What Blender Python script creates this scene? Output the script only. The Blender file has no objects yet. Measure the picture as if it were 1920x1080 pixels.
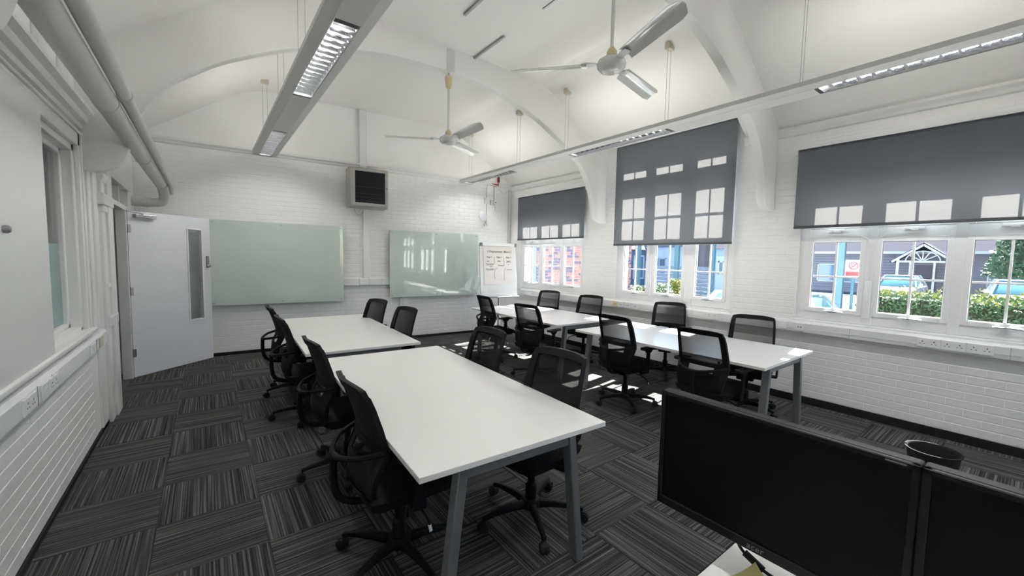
import bpy, bmesh, math, random
from mathutils import Matrix, Vector
R = math.radians
rnd = random.Random(7)
S = bpy.context.scene
COL = S.collection

# ------------------------------------------------------------------ camera
F_PX = 761.2
PITCH, YAW, ROLL, CAM_H = 0.0728, 0.64754, 0.01974, 1.56
def cam_axes():
    cy, sy = math.cos(YAW), math.sin(YAW)
    fw = Vector((sy, cy, 0)); rt = Vector((cy, -sy, 0)); up = Vector((0, 0, 1))
    f2 = fw * math.cos(PITCH) - up * math.sin(PITCH)
    u2 = up * math.cos(PITCH) + fw * math.sin(PITCH)
    r2 = rt * math.cos(ROLL) + u2 * math.sin(ROLL)
    u3 = u2 * math.cos(ROLL) - rt * math.sin(ROLL)
    return r2, u3, f2
CR, CU, CF = cam_axes()
cam_d = bpy.data.cameras.new('camera')
cam = bpy.data.objects.new('camera', cam_d); COL.objects.link(cam)
cam_d.sensor_width = 36.0
cam_d.lens = F_PX / 1920 * 36.0
cam_d.clip_start = 0.02
cam.matrix_world = Matrix(((CR.x, CU.x, -CF.x, 0), (CR.y, CU.y, -CF.y, 0), (CR.z, CU.z, -CF.z, CAM_H), (0, 0, 0, 1)))
S.camera = cam
def in_view(p):
    d = Vector(p) - Vector((0, 0, CAM_H)); z = d.dot(CF)
    if z < 0.2: return 0
    u = 960 + F_PX * d.dot(CR) / z; v = 540 - F_PX * d.dot(CU) / z
    if -40 < u < 1960 and -40 < v < 1120: return 1.0 / z
    return 0

# ------------------------------------------------------------------ world, sun, exposure
SUN_TRAVEL = Vector((-1.0, -0.16, -0.965)).normalized()
w = bpy.data.worlds.new('sky'); S.world = w; w.use_nodes = True
nt = w.node_tree
for n in list(nt.nodes): nt.nodes.remove(n)
out = nt.nodes.new('ShaderNodeOutputWorld'); bg = nt.nodes.new('ShaderNodeBackground'); sky = nt.nodes.new('ShaderNodeTexSky')
sky.sky_type = 'NISHITA'; sky.sun_disc = False
sky.sun_elevation = R(43.6); sky.sun_rotation = R(81); sky.air_density = 1.2; sky.dust_density = 0.2; sky.ozone_density = 3.0
bg.inputs['Strength'].default_value = 0.24
nt.links.new(sky.outputs[0], bg.inputs['Color']); nt.links.new(bg.outputs[0], out.inputs['Surface'])
sd = bpy.data.lights.new('sun', 'SUN'); sd.energy = 36.0; sd.angle = R(0.53); sd.color = (1.0, 0.96, 0.9)
so = bpy.data.objects.new('sun', sd); COL.objects.link(so); so.location = (12, 2, 12)
so.rotation_euler = SUN_TRAVEL.to_track_quat('-Z', 'Y').to_euler()
S.view_settings.view_transform = 'Standard'; S.view_settings.look = 'None'
S.view_settings.exposure = 1.12; S.view_settings.gamma = 1.0; S.view_settings.use_curve_mapping = False
S.cycles.use_denoising = True
S.cycles.max_bounces = 10; S.cycles.diffuse_bounces = 6; S.cycles.glossy_bounces = 4
S.cycles.transparent_max_bounces = 12; S.cycles.transmission_bounces = 6
S.cycles.sample_clamp_indirect = 8.0
S.cycles.caustics_reflective = True; S.cycles.blur_glossy = 1.0; S.cycles.caustics_refractive = False
TUBE_DOWN, TUBE_UP = 112.0, 11.5

# ------------------------------------------------------------------ materials
def mat(name, color, rough=0.5, metal=0.0, var=0.0, vscale=8.0, bump=0.0, bscale=60.0, spec=0.5, emit=None, estr=0.0, coat=0.0):
    m = bpy.data.materials.new(name); m.use_nodes = True
    t = m.node_tree; b = t.nodes['Principled BSDF']
    b.inputs['Roughness'].default_value = rough; b.inputs['Metallic'].default_value = metal
    b.inputs['Specular IOR Level'].default_value = spec
    if coat: b.inputs['Coat Weight'].default_value = coat; b.inputs['Coat Roughness'].default_value = 0.02
    col = (*color, 1)
    b.inputs['Base Color'].default_value = col
    m.diffuse_color = col
    if var or bump:
        tc = t.nodes.new('ShaderNodeTexCoord')
    if var:
        nz = t.nodes.new('ShaderNodeTexNoise'); nz.inputs['Scale'].default_value = vscale; nz.inputs['Detail'].default_value = 4
        mr = t.nodes.new('ShaderNodeMapRange'); mr.inputs['To Min'].default_value = 1 - var; mr.inputs['To Max'].default_value = 1 + var
        mx = t.nodes.new('ShaderNodeVectorMath'); mx.operation = 'SCALE'; mx.inputs[0].default_value = color
        t.links.new(tc.outputs['Object'], nz.inputs['Vector']); t.links.new(nz.outputs['Fac'], mr.inputs['Value'])
        t.links.new(mr.outputs[0], mx.inputs['Scale']); t.links.new(mx.outputs[0], b.inputs['Base Color'])
    if bump:
        n2 = t.nodes.new('ShaderNodeTexNoise'); n2.inputs['Scale'].default_value = bscale; n2.inputs['Detail'].default_value = 3
        bp = t.nodes.new('ShaderNodeBump'); bp.inputs['Strength'].default_value = bump; bp.inputs['Distance'].default_value = 0.004
        t.links.new(tc.outputs['Object'], n2.inputs['Vector']); t.links.new(n2.outputs['Fac'], bp.inputs['Height']); t.links.new(bp.outputs[0], b.inputs['Normal'])
    if emit:
        b.inputs['Emission Color'].default_value = (*emit, 1); b.inputs['Emission Strength'].default_value = estr
    return m
def carpet_mat():
    m = bpy.data.materials.new('carpet'); m.use_nodes = True
    t = m.node_tree; b = t.nodes['Principled BSDF']; b.inputs['Roughness'].default_value = 0.95; b.inputs['Specular IOR Level'].default_value = 0.15
    tc = t.nodes.new('ShaderNodeTexCoord'); oi = t.nodes.new('ShaderNodeObjectInfo')
    ad = t.nodes.new('ShaderNodeVectorMath'); ad.operation = 'ADD'
    sc = t.nodes.new('ShaderNodeVectorMath'); sc.operation = 'MULTIPLY'; sc.inputs[1].default_value = (105, 0.9, 1)
    sc2 = t.nodes.new('ShaderNodeVectorMath'); sc2.operation = 'SCALE'
    cm = t.nodes.new('ShaderNodeCombineXYZ')
    mu = t.nodes.new('ShaderNodeMath'); mu.operation = 'MULTIPLY'; mu.inputs[1].default_value = 31.0
    t.links.new(oi.outputs['Random'], mu.inputs[0]); t.links.new(mu.outputs[0], cm.inputs['X']); t.links.new(mu.outputs[0], cm.inputs['Z'])
    t.links.new(tc.outputs['Object'], sc.inputs[0]); t.links.new(sc.outputs[0], ad.inputs[0]); t.links.new(cm.outputs[0], ad.inputs[1])
    nz = t.nodes.new('ShaderNodeTexNoise'); nz.inputs['Scale'].default_value = 1.0; nz.inputs['Detail'].default_value = 1.5; nz.inputs['Roughness'].default_value = 0.7
    t.links.new(ad.outputs[0], nz.inputs['Vector'])
    cr = t.nodes.new('ShaderNodeValToRGB'); e = cr.color_ramp.elements
    e[0].position = 0.36; e[0].color = (0.014, 0.014, 0.0148, 1); e[1].position = 0.68; e[1].color = (0.125, 0.121, 0.118, 1)
    k = cr.color_ramp.elements.new(0.5); k.color = (0.042, 0.0415, 0.0415, 1)
    t.links.new(nz.outputs['Fac'], cr.inputs[0])
    n2 = t.nodes.new('ShaderNodeTexNoise'); n2.inputs['Scale'].default_value = 420; n2.inputs['Detail'].default_value = 2
    t.links.new(tc.outputs['Object'], n2.inputs['Vector'])
    mr = t.nodes.new('ShaderNodeMapRange'); mr.inputs['To Min'].default_value = 0.55; mr.inputs['To Max'].default_value = 1.45
    t.links.new(n2.outputs['Fac'], mr.inputs[0])
    mx = t.nodes.new('ShaderNodeVectorMath'); mx.operation = 'SCALE'
    t.links.new(cr.outputs[0], mx.inputs[0]); t.links.new(mr.outputs[0], mx.inputs['Scale']); t.links.new(mx.outputs[0], b.inputs['Base Color'])
    bp = t.nodes.new('ShaderNodeBump'); bp.inputs['Strength'].default_value = 0.7; bp.inputs['Distance'].default_value = 0.003
    t.links.new(nz.outputs['Fac'], bp.inputs['Height']); t.links.new(bp.outputs[0], b.inputs['Normal'])
    return m
def see_through(name, color, alpha, translucent=0.0, tcol=(1, 1, 1), rough=0.7, weave=0.0):
    """thin woven cloth: part holes, part threads that let some light through"""
    m = bpy.data.materials.new(name); m.use_nodes = True
    t = m.node_tree
    for n in list(t.nodes): t.nodes.remove(n)
    o = t.nodes.new('ShaderNodeOutputMaterial'); d = t.nodes.new('ShaderNodeBsdfPrincipled')
    d.inputs['Base Color'].default_value = (*color, 1); d.inputs['Roughness'].default_value = rough; d.inputs['Specular IOR Level'].default_value = 0.25
    last = d.outputs[0]
    if weave:
        tc = t.nodes.new('ShaderNodeTexCoord'); nz = t.nodes.new('ShaderNodeTexNoise'); nz.inputs['Scale'].default_value = 380
        t.links.new(tc.outputs['Object'], nz.inputs['Vector'])
        mr = t.nodes.new('ShaderNodeMapRange'); mr.inputs['To Min'].default_value = 1 - weave; mr.inputs['To Max'].default_value = 1 + weave
        t.links.new(nz.outputs['Fac'], mr.inputs[0])
        sc = t.nodes.new('ShaderNodeVectorMath'); sc.operation = 'SCALE'; sc.inputs[0].default_value = color
        t.links.new(mr.outputs[0], sc.inputs['Scale']); t.links.new(sc.outputs[0], d.inputs['Base Color'])
    if translucent:
        tr = t.nodes.new('ShaderNodeBsdfTranslucent'); tr.inputs['Color'].default_value = (*tcol, 1)
        a = t.nodes.new('ShaderNodeMixShader'); a.inputs[0].default_value = translucent
        t.links.new(last, a.inputs[1]); t.links.new(tr.outputs[0], a.inputs[2]); last = a.outputs[0]
    if alpha:
        # holes of a woven mesh close up when it is seen edge-on
        tp = t.nodes.new('ShaderNodeBsdfTransparent')
        a = t.nodes.new('ShaderNodeMixShader')
        lw = t.nodes.new('ShaderNodeLayerWeight'); lw.inputs['Blend'].default_value = 0.5
        mr = t.nodes.new('ShaderNodeMapRange'); mr.inputs['From Max'].default_value = 0.75; mr.inputs['To Min'].default_value = alpha; mr.inputs['To Max'].default_value = 0.03
        t.links.new(lw.outputs['Facing'], mr.inputs[0]); t.links.new(mr.outputs[0], a.inputs[0])
        t.links.new(last, a.inputs[1]); t.links.new(tp.outputs[0], a.inputs[2]); last = a.outputs[0]
    t.links.new(last, o.inputs[0])
    return m
def glass_mat(name, tint=(0.96, 0.98, 0.98), gloss=0.06, frost=None):
    m = bpy.data.materials.new(name); m.use_nodes = True
    t = m.node_tree
    for n in list(t.nodes): t.nodes.remove(n)
    o = t.nodes.new('ShaderNodeOutputMaterial'); tp = t.nodes.new('ShaderNodeBsdfTransparent'); tp.inputs[0].default_value = (*tint, 1)
    gl = t.nodes.new('ShaderNodeBsdfGlossy'); gl.inputs['Roughness'].default_value = 0.02
    lw = t.nodes.new('ShaderNodeLayerWeight'); lw.inputs['Blend'].default_value = 0.5
    pw = t.nodes.new('ShaderNodeMath'); pw.operation = 'POWER'; pw.inputs[1].default_value = 4.5
    fr = t.nodes.new('ShaderNodeMapRange'); fr.inputs['To Min'].default_value = 0.03; fr.inputs['To Max'].default_value = 0.7
    t.links.new(lw.outputs['Facing'], pw.inputs[0]); t.links.new(pw.outputs[0], fr.inputs[0])
    mx = t.nodes.new('ShaderNodeMixShader')
    t.links.new(fr.outputs[0], mx.inputs[0]); t.links.new(tp.outputs[0], mx.inputs[1]); t.links.new(gl.outputs[0], mx.inputs[2])
    last = mx.outputs[0]
    if frost:
        df = t.nodes.new('ShaderNodeBsdfDiffuse'); df.inputs[0].default_value = (*frost, 1)
        a = t.nodes.new('ShaderNodeMixShader'); a.inputs[0].default_value = 0.8
        t.links.new(last, a.inputs[1]); t.links.new(df.outputs[0], a.inputs[2]); last = a.outputs[0]
    t.links.new(last, o.inputs[0])
    return m

M = {}
M['paint'] = mat('white_wall_paint', (0.86, 0.86, 0.855), 0.5, var=0.03, vscale=3, bump=0.25, bscale=35)
M['brickpaint'] = mat('painted_brick', (0.86, 0.86, 0.86), 0.42, var=0.04, vscale=9, bump=0.5, bscale=28)
M['ceiling'] = mat('ceiling_paint', (0.80, 0.795, 0.785), 0.75, var=0.025, vscale=1.2, bump=0.15, bscale=20)
M['gloss'] = mat('white_gloss_paint', (0.78, 0.78, 0.775), 0.28, var=0.02, vscale=6, bump=0.12, bscale=25)
M['upvc'] = mat('white_plastic', (0.84, 0.85, 0.86), 0.3, var=0.015, vscale=5)
M['trunk'] = mat('trunking_plastic', (0.78, 0.79, 0.80), 0.35, var=0.02, vscale=4)
M['yellowed'] = mat('yellowed_plastic', (0.72, 0.62, 0.36), 0.4, var=0.03)
M['hole'] = mat('socket_hole', (0.05, 0.05, 0.05), 0.6)
M['black'] = mat('black_rubber', (0.008, 0.008, 0.009), 0.6, var=0.1, spec=0.3)
M['chairplastic'] = mat('chair_black_plastic', (0.0055, 0.0055, 0.006), 0.6, var=0.08, vscale=20, bump=0.1, bscale=200, spec=0.15)
M['fabric'] = mat('chair_black_fabric', (0.005, 0.005, 0.006), 0.9, var=0.2, vscale=200, bump=0.5, bscale=320, spec=0.2)
M['meshtop'] = see_through('chair_open_mesh', (0.012, 0.012, 0.013), 0.68, rough=0.8, weave=0.3)
M['meshlow'] = see_through('chair_dense_mesh', (0.006, 0.006, 0.007), 0.14, rough=0.8, weave=0.3)
M['tabletop'] = mat('white_laminate', (0.79, 0.785, 0.77), 0.24, var=0.012, vscale=4, spec=0.45)
M['edgeband'] = mat('laminate_edge', (0.66, 0.65, 0.63), 0.4)
M['legmetal'] = mat('grey_powder_coat', (0.22, 0.23, 0.245), 0.38, metal=0.55, var=0.04, vscale=30)
M['chrome'] = mat('chrome', (0.75, 0.76, 0.78), 0.12, metal=1.0)
M['steel'] = mat('satin_steel', (0.42, 0.42, 0.43), 0.32, metal=0.9, var=0.05)
M['blind'] = see_through('roller_blind_fabric', (0.15, 0.163, 0.182), 0.0, 0.055, (0.62, 0.6, 0.6), 0.85, weave=0.12)
M['blindbar'] = mat('blind_bar', (0.055, 0.06, 0.066), 0.5, var=0.05)
M['glass'] = glass_mat('window_glass')
M['frost'] = glass_mat('frosted_glass', frost=(0.33, 0.45, 0.44))
M['pipe'] = mat('pipe_paint', (0.56, 0.565, 0.55), 0.45, var=0.05, vscale=5, bump=0.15, bscale=30)
M['lum'] = mat('luminaire_grey', (0.62, 0.62, 0.61), 0.42, var=0.02)
M['lumdark'] = mat('luminaire_dark_end', (0.04, 0.04, 0.045), 0.4)
M['louvre'] = mat('louvre_mirror', (0.86, 0.86, 0.88), 0.09, metal=1.0)
M['tube'] = mat('lamp_tube', (1, 1, 1), 0.4, emit=(1.0, 0.985, 0.955), estr=TUBE_DOWN)
M['tubeup'] = mat('lamp_tube_up', (1, 1, 1), 0.4, emit=(1.0, 0.96, 0.89), estr=TUBE_UP)
M['wire'] = mat('suspension_wire', (0.45, 0.45, 0.44), 0.4, metal=0.6)
M['fan'] = mat('fan_enamel', (0.64, 0.645, 0.63), 0.16, var=0.03, vscale=4, coat=0.5)
M['cream'] = mat('aged_cream_plastic', (0.60, 0.52, 0.30), 0.45, var=0.05)
M['cablebeige'] = mat('beige_box', (0.58, 0.53, 0.42), 0.5, var=0.04)
M['glassboard'] = mat('glass_board', (0.60, 0.68, 0.635), 0.012, var=0.02, vscale=2, spec=0.8, coat=0.6)
M['whiteboard'] = mat('white_glass_board', (0.76, 0.765, 0.77), 0.16, var=0.01, vscale=2)
M['rackbody'] = mat('rack_grey_paint', (0.42, 0.415, 0.39), 0.45, var=0.03)
M['rackglass'] = mat('rack_dark_glass', (0.010, 0.011, 0.015), 0.12, var=0.05, vscale=3, spec=0.25)
M['door'] = mat('door_paint', (0.70, 0.71, 0.75), 0.35, var=0.015, vscale=3)
M['paper'] = mat('flip_paper', (0.76, 0.72, 0.70), 0.8, var=0.02, vscale=7, bump=0.2, bscale=9)
M['ink'] = mat('marker_ink', (0.03, 0.03, 0.035), 0.6)
M['silver'] = mat('grey_plastic', (0.22, 0.22, 0.225), 0.4)
M['screen'] = mat('screen_black', (0.0025, 0.0025, 0.003), 0.4, var=0.1, vscale=3, spec=0.10)
M['bezel'] = mat('monitor_bezel', (0.004, 0.004, 0.0045), 0.4, var=0.08, vscale=30, spec=0.2)
M['logo'] = mat('grey_logo_print', (0.16, 0.16, 0.165), 0.4, metal=0.4)
M['sticky'] = mat('yellow_note_paper', (0.50, 0.46, 0.20), 0.75, var=0.04)
M['red'] = mat('red_plastic', (0.42, 0.02, 0.02), 0.35)
M['darkred'] = mat('dark_red_sounder', (0.14, 0.012, 0.015), 0.35)
M['bin'] = mat('black_bin', (0.014, 0.014, 0.015), 0.75, var=0.08, spec=0.08)
M['redbrick'] = mat('red_brick', (0.34, 0.16, 0.145), 0.8, var=0.25, vscale=14, bump=0.5, bscale=60)
M['bluebrick'] = mat('dark_blue_brick', (0.11, 0.10, 0.15), 0.75, var=0.25, vscale=14, bump=0.5, bscale=60)
M['mortar'] = mat('pale_mortar', (0.42, 0.39, 0.38), 0.9, var=0.1, vscale=20)
M['asphalt'] = mat('asphalt', (0.07, 0.07, 0.08), 0.9, var=0.2, vscale=5, bump=0.4, bscale=80)
M['paving'] = mat('pale_paving', (0.16, 0.16, 0.165), 0.85, var=0.12, vscale=3)
M['hedgeleaf'] = mat('hedge_leaf', (0.075, 0.14, 0.06), 0.5, var=0.55, vscale=5)
M['hedgeyellow'] = mat('hedge_yellow_leaf', (0.26, 0.27, 0.05), 0.5, var=0.4, vscale=6)
M['hedgecore'] = mat('hedge_twigs', (0.03, 0.035, 0.02), 0.9, var=0.3)
M['treeleaf'] = mat('tree_leaf', (0.07, 0.13, 0.06), 0.6, var=0.4, vscale=3)
M['bark'] = mat('bark', (0.09, 0.07, 0.05), 0.9, var=0.3, vscale=12, bump=0.6, bscale=20)
M['greybrick'] = mat('grey_house_wall', (0.24, 0.23, 0.27), 0.85, var=0.12, vscale=4)
M['browncladding'] = mat('brown_house_brick', (0.13, 0.11, 0.13), 0.85, var=0.15, vscale=5)
M['slate'] = mat('roof_slate', (0.055, 0.053, 0.075), 0.95, var=0.15, vscale=6, spec=0.05)
M['whitewood'] = mat('white_painted_timber', (0.62, 0.64, 0.68), 0.45, var=0.03)
M['bluepaint'] = mat('pale_blue_paint', (0.56, 0.68, 0.82), 0.5, var=0.05, vscale=2)
M['bluedoor'] = mat('blue_door_paint', (0.36, 0.53, 0.76), 0.4, var=0.04)
M['teal'] = mat('teal_metal', (0.06, 0.15, 0.20), 0.4, metal=0.2, var=0.06)
M['navy'] = mat('navy_paint', (0.11, 0.17, 0.27), 0.5, var=0.06)
M['houseglass'] = mat('house_window_glass', (0.14, 0.22, 0.30), 0.06, var=0.1)
M['carwhite'] = mat('white_car_paint', (0.66, 0.68, 0.70), 0.18, coat=1.0, var=0.01)
M['carsilver'] = mat('silver_car_paint', (0.42, 0.47, 0.50), 0.22, metal=0.4, coat=1.0, var=0.01)
M['carglass'] = mat('car_window_glass', (0.10, 0.24, 0.28), 0.04)
M['tyre'] = mat('tyre_rubber', (0.02, 0.02, 0.02), 0.8, var=0.1)
M['slatgrey'] = mat('grey_fence_slat', (0.20, 0.25, 0.33), 0.6, var=0.08)
M['signwhite'] = mat('sign_white', (0.75, 0.72, 0.72), 0.4)
M['signred'] = mat('sign_red', (0.62, 0.05, 0.06), 0.4)
M['corridor'] = mat('corridor_paint', (0.30, 0.34, 0.37), 0.6, var=0.03)
M['corridorfloor'] = mat('corridor_floor', (0.05, 0.05, 0.052), 0.9, var=0.2, vscale=20)
M['poster'] = mat('poster_paper', (0.62, 0.60, 0.58), 0.6, var=0.05)
M['bluebox'] = mat('blue_plastic', (0.05, 0.16, 0.50), 0.4)
M['files'] = mat('grey_file', (0.25, 0.27, 0.30), 0.6, var=0.15, vscale=6)
M['lampglow'] = mat('added_lamp_glow', (1, 1, 1), 0.4, emit=(1, 0.97, 0.92), estr=5.0)
M['carpet'] = carpet_mat()

# ------------------------------------------------------------------ mesh helpers
class MB:
    def __init__(s): s.v = []; s.f = []
    def add(s, vs, fs):
        o = len(s.v); s.v += [tuple(p) for p in vs]; s.f += [tuple(i + o for i in f) for f in fs]; return s
    def box(s, a, b):
        x0, x1 = sorted((a[0], b[0])); y0, y1 = sorted((a[1], b[1])); z0, z1 = sorted((a[2], b[2]))
        return s.add([(x0, y0, z0), (x1, y0, z0), (x1, y1, z0), (x0, y1, z0), (x0, y0, z1), (x1, y0, z1), (x1, y1, z1), (x0, y1, z1)],
                     [(0, 3, 2, 1), (4, 5, 6, 7), (0, 1, 5, 4), (1, 2, 6, 5), (2, 3, 7, 6), (3, 0, 4, 7)])
    def beam(s, p0, p1, w, h, up=(0, 0, 1), w1=None, h1=None):
        """rectangular bar p0->p1; w across, h along up"""
        p0, p1 = Vector(p0), Vector(p1); d = (p1 - p0).normalized(); u = Vector(up)
        sx = d.cross(u)
        if sx.length < 1e-4: sx = d.cross(Vector((0, 1, 0)))
        sx.normalize(); u = sx.cross(d)
        w1 = w if w1 is None else w1; h1 = h if h1 is None else h1
        vs = []
        for p, ww, hh in ((p0, w, h), (p1, w1, h1)):
            for a, b in ((-1, -1), (1, -1), (1, 1), (-1, 1)): vs.append(p + sx * (a * ww / 2) + u * (b * hh / 2))
        return s.add(vs, [(0, 3, 2, 1), (4, 5, 6, 7), (0, 1, 5, 4), (1, 2, 6, 5), (2, 3, 7, 6), (3, 0, 4, 7)])
    def tube(s, path, r, n=10, ry=None, closed=False):
        pts = [Vector(p) for p in path]; m = len(pts)
        rr = r if isinstance(r, (list, tuple)) else [r] * m
        vs = []; ref = None
        for i, p in enumerate(pts):
            if closed: d = pts[(i + 1) % m] - pts[i - 1]
            else: d = pts[min(i + 1, m - 1)] - pts[max(i - 1, 0)]
            d.normalize()
            if ref is None:
                ref = Vector((0, 0, 1)) if abs(d.z) < 0.9 else Vector((1, 0, 0))
            a = d.cross(ref)
            if a.length < 1e-4: a = d.cross(Vector((0, 1, 0)))
            a.normalize(); b = a.cross(d); ref = b
            for k in range(n):
                t = 2 * math.pi * k / n
                vs.append(p + a * (math.cos(t) * rr[i]) + b * (math.sin(t) * (ry if ry else rr[i])))
        fs = []
        for i in range(m if closed else m - 1):
            j = (i + 1) % m
            for k in range(n):
                l = (k + 1) % n; fs.append((i * n + k, i * n + l, j * n + l, j * n + k))
        if not closed: fs.append(tuple(range(n - 1, -1, -1))); fs.append(tuple((m - 1) * n + k for k in range(n)))
        return s.add(vs, fs)
    def lathe(s, prof, c=(0, 0, 0), n=20, axis='z'):
        vs = []; m = len(prof)
        for r, z in prof:
            for k in range(n):
                t = 2 * math.pi * k / n; x, y = r * math.cos(t), r * math.sin(t)
                if axis == 'z': q = (x, y, z)
                elif axis == 'x': q = (z, x, y)
                else: q = (x, z, y)
                vs.append((q[0] + c[0], q[1] + c[1], q[2] + c[2]))
        fs = []
        for i in range(m - 1):
            for k in range(n):
                l = (k + 1) % n; fs.append((i * n + k, i * n + l, (i + 1) * n + l, (i + 1) * n + k))
        fs.append(tuple(range(n - 1, -1, -1))); fs.append(tuple((m - 1) * n + k for k in range(n)))
        return s.add(vs, fs)
    def prism(s, poly, a, b, axis):
        """extrude 2D polygon along axis; the other two coordinates in x,y,z order"""
        n = len(poly)
        def P(p, t):
            if axis == 'x': return (t, p[0], p[1])
            if axis == 'y': return (p[0], t, p[1])
            return (p[0], p[1], t)
        vs = [P(p, a) for p in poly] + [P(p, b) for p in poly]
        fs = [tuple(range(n)), tuple(range(2 * n - 1, n - 1, -1))] + [(i, (i + 1) % n, n + (i + 1) % n, n + i) for i in range(n)]
        return s.add(vs, fs)
    def mesh(s, name, m=None, bevel=0.0, seg=2, smooth=False):
        me = bpy.data.meshes.new(name); me.from_pydata(s.v, [], s.f)
        bm = bmesh.new(); bm.from_mesh(me)
        bmesh.ops.recalc_face_normals(bm, faces=bm.faces)
        if bevel:
            es = [e for e in bm.edges if len(e.link_faces) == 2 and e.calc_face_angle(0) > 0.5]
            bmesh.ops.bevel(bm, geom=es, offset=bevel, segments=seg, affect='EDGES', clamp_overlap=True, profile=0.5)
        if smooth:
            for f in bm.faces: f.smooth = True
        bm.to_mesh(me); bm.free()
        if smooth:
            try: me.set_sharp_from_angle(angle=R(38))
            except Exception: pass
        if m: me.materials.append(m)
        return me
    def build(s, name, m, parent=None, bevel=0.0, seg=2, smooth=False, loc=(0, 0, 0)):
        return link(name, s.mesh(name, m, bevel, seg, smooth), parent, loc)
def link(name, me, parent=None, loc=(0, 0, 0)):
    o = bpy.data.objects.new(name, me); COL.objects.link(o); o.location = loc
    if parent: o.parent = parent
    return o
def tag(o, label, cat, group=None):
    o['label'] = label; o['category'] = cat
    if group: o['group'] = group
    return o
def thing(name, label, cat, loc=(0, 0, 0), rz=0.0, group=None):
    o = bpy.data.objects.new(name, None); COL.objects.link(o); o.empty_display_size = 0.1
    o.location = loc; o.rotation_euler = (0, 0, rz)
    return tag(o, label, cat, group)
def structure(o): o['kind'] = 'structure'; return o
def stuff(o): o['kind'] = 'stuff'; return o
def root(name, loc=(0, 0, 0), rz=0.0):
    o = bpy.data.objects.new(name, None); COL.objects.link(o); o.location = loc; o.rotation_euler = (0, 0, rz); o['kind'] = 'structure'
    return o
def copy_tree(o, parent=None):
    c = o.copy(); COL.objects.link(c)
    if parent: c.parent = parent
    for ch in list(o.children): copy_tree(ch, c)
    return c
def text_mesh(name, txt, size, m, parent, loc, rot, shear=0.0, extrude=0.0004, align='CENTER', spacing=1.0):
    cu = bpy.data.curves.new(name, 'FONT'); cu.body = txt; cu.size = size; cu.shear = shear; cu.extrude = extrude
    cu.align_x = align; cu.resolution_u = 2; cu.space_character = spacing
    t = bpy.data.objects.new(name, cu); COL.objects.link(t)
    dg = bpy.context.evaluated_depsgraph_get(); me = bpy.data.meshes.new_from_object(t.evaluated_get(dg))
    bpy.data.objects.remove(t); bpy.data.curves.remove(cu)
    me.name = name; me.materials.clear(); me.materials.append(m)
    o = bpy.data.objects.new(name, me); COL.objects.link(o); o.location = loc; o.rotation_euler = rot; o.parent = parent
    return o
def rrect(x0, y0, x1, y1, r, n=4):
    pts = []
    for cx, cy, a in ((x1 - r, y1 - r, 0), (x0 + r, y1 - r, 90), (x0 + r, y0 + r, 180), (x1 - r, y0 + r, 270)):
        for i in range(n + 1):
            t = R(a + 90 * i / n); pts.append((cx + r * math.cos(t), cy + r * math.sin(t)))
    return pts

# ------------------------------------------------------------------ room numbers
XL, XR, YF = -0.749, 5.332, -3.4
BA = math.atan(-0.07097)
def yb(x): return 7.504 - 0.07097 * x
EAVE, FLAT = 3.10, 4.05
XC = (XL + XR) / 2
FL0, FL1 = 0.63, 3.95
WIN = {1: (4.94, 6.78, 0.95, 2.72), 2: (2.43, 4.25, 0.95, 3.36), 3: (-0.10, 1.715, 0.95, 2.72), 4: (-2.62, -0.80, 0.95, 2.72)}

# ------------------------------------------------------------------ floor with carpet tiles
floor = structure(MB().box((XL - 0.1, YF, -0.12), (XR + 0.1, 7.7, -0.008)).build('floor', M['black']))
tile = MB()
h = 0.2485
tile.add([(-h, -h, -.008), (h, -h, -.008), (h, h, -.008), (-h, h, -.008), (-h, -h, -.0015), (h, -h, -.0015), (h, h, -.0015), (-h, h, -.0015),
          (-h + .002, -h + .002, 0), (h - .002, -h + .002, 0), (h - .002, h - .002, 0), (-h + .002, h - .002, 0)],
         [(0, 1, 5, 4), (1, 2, 6, 5), (2, 3, 7, 6), (3, 0, 4, 7), (4, 5, 9, 8), (5, 6, 10, 9), (6, 7, 11, 10), (7, 4, 8, 11), (8, 9, 10, 11)])
tile_me = tile.mesh('carpet_tile', M['carpet'])
for i in range(-1, 12):
    for j in range(-13, 10):
        x, y = -0.2625 + 0.4995 * i + 0.25, 2.957 + 0.5 * j + 0.25
        if y < YF - 0.2 or y > yb(x) + 0.22: continue
        t = link('carpet_tile', tile_me, floor, (x, y, 0))
        k = (i + j) % 2
        t.rotation_euler = (0, 0, (0 if k == 0 else math.pi / 2) + (math.pi if rnd.random() < .5 else 0))

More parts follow.
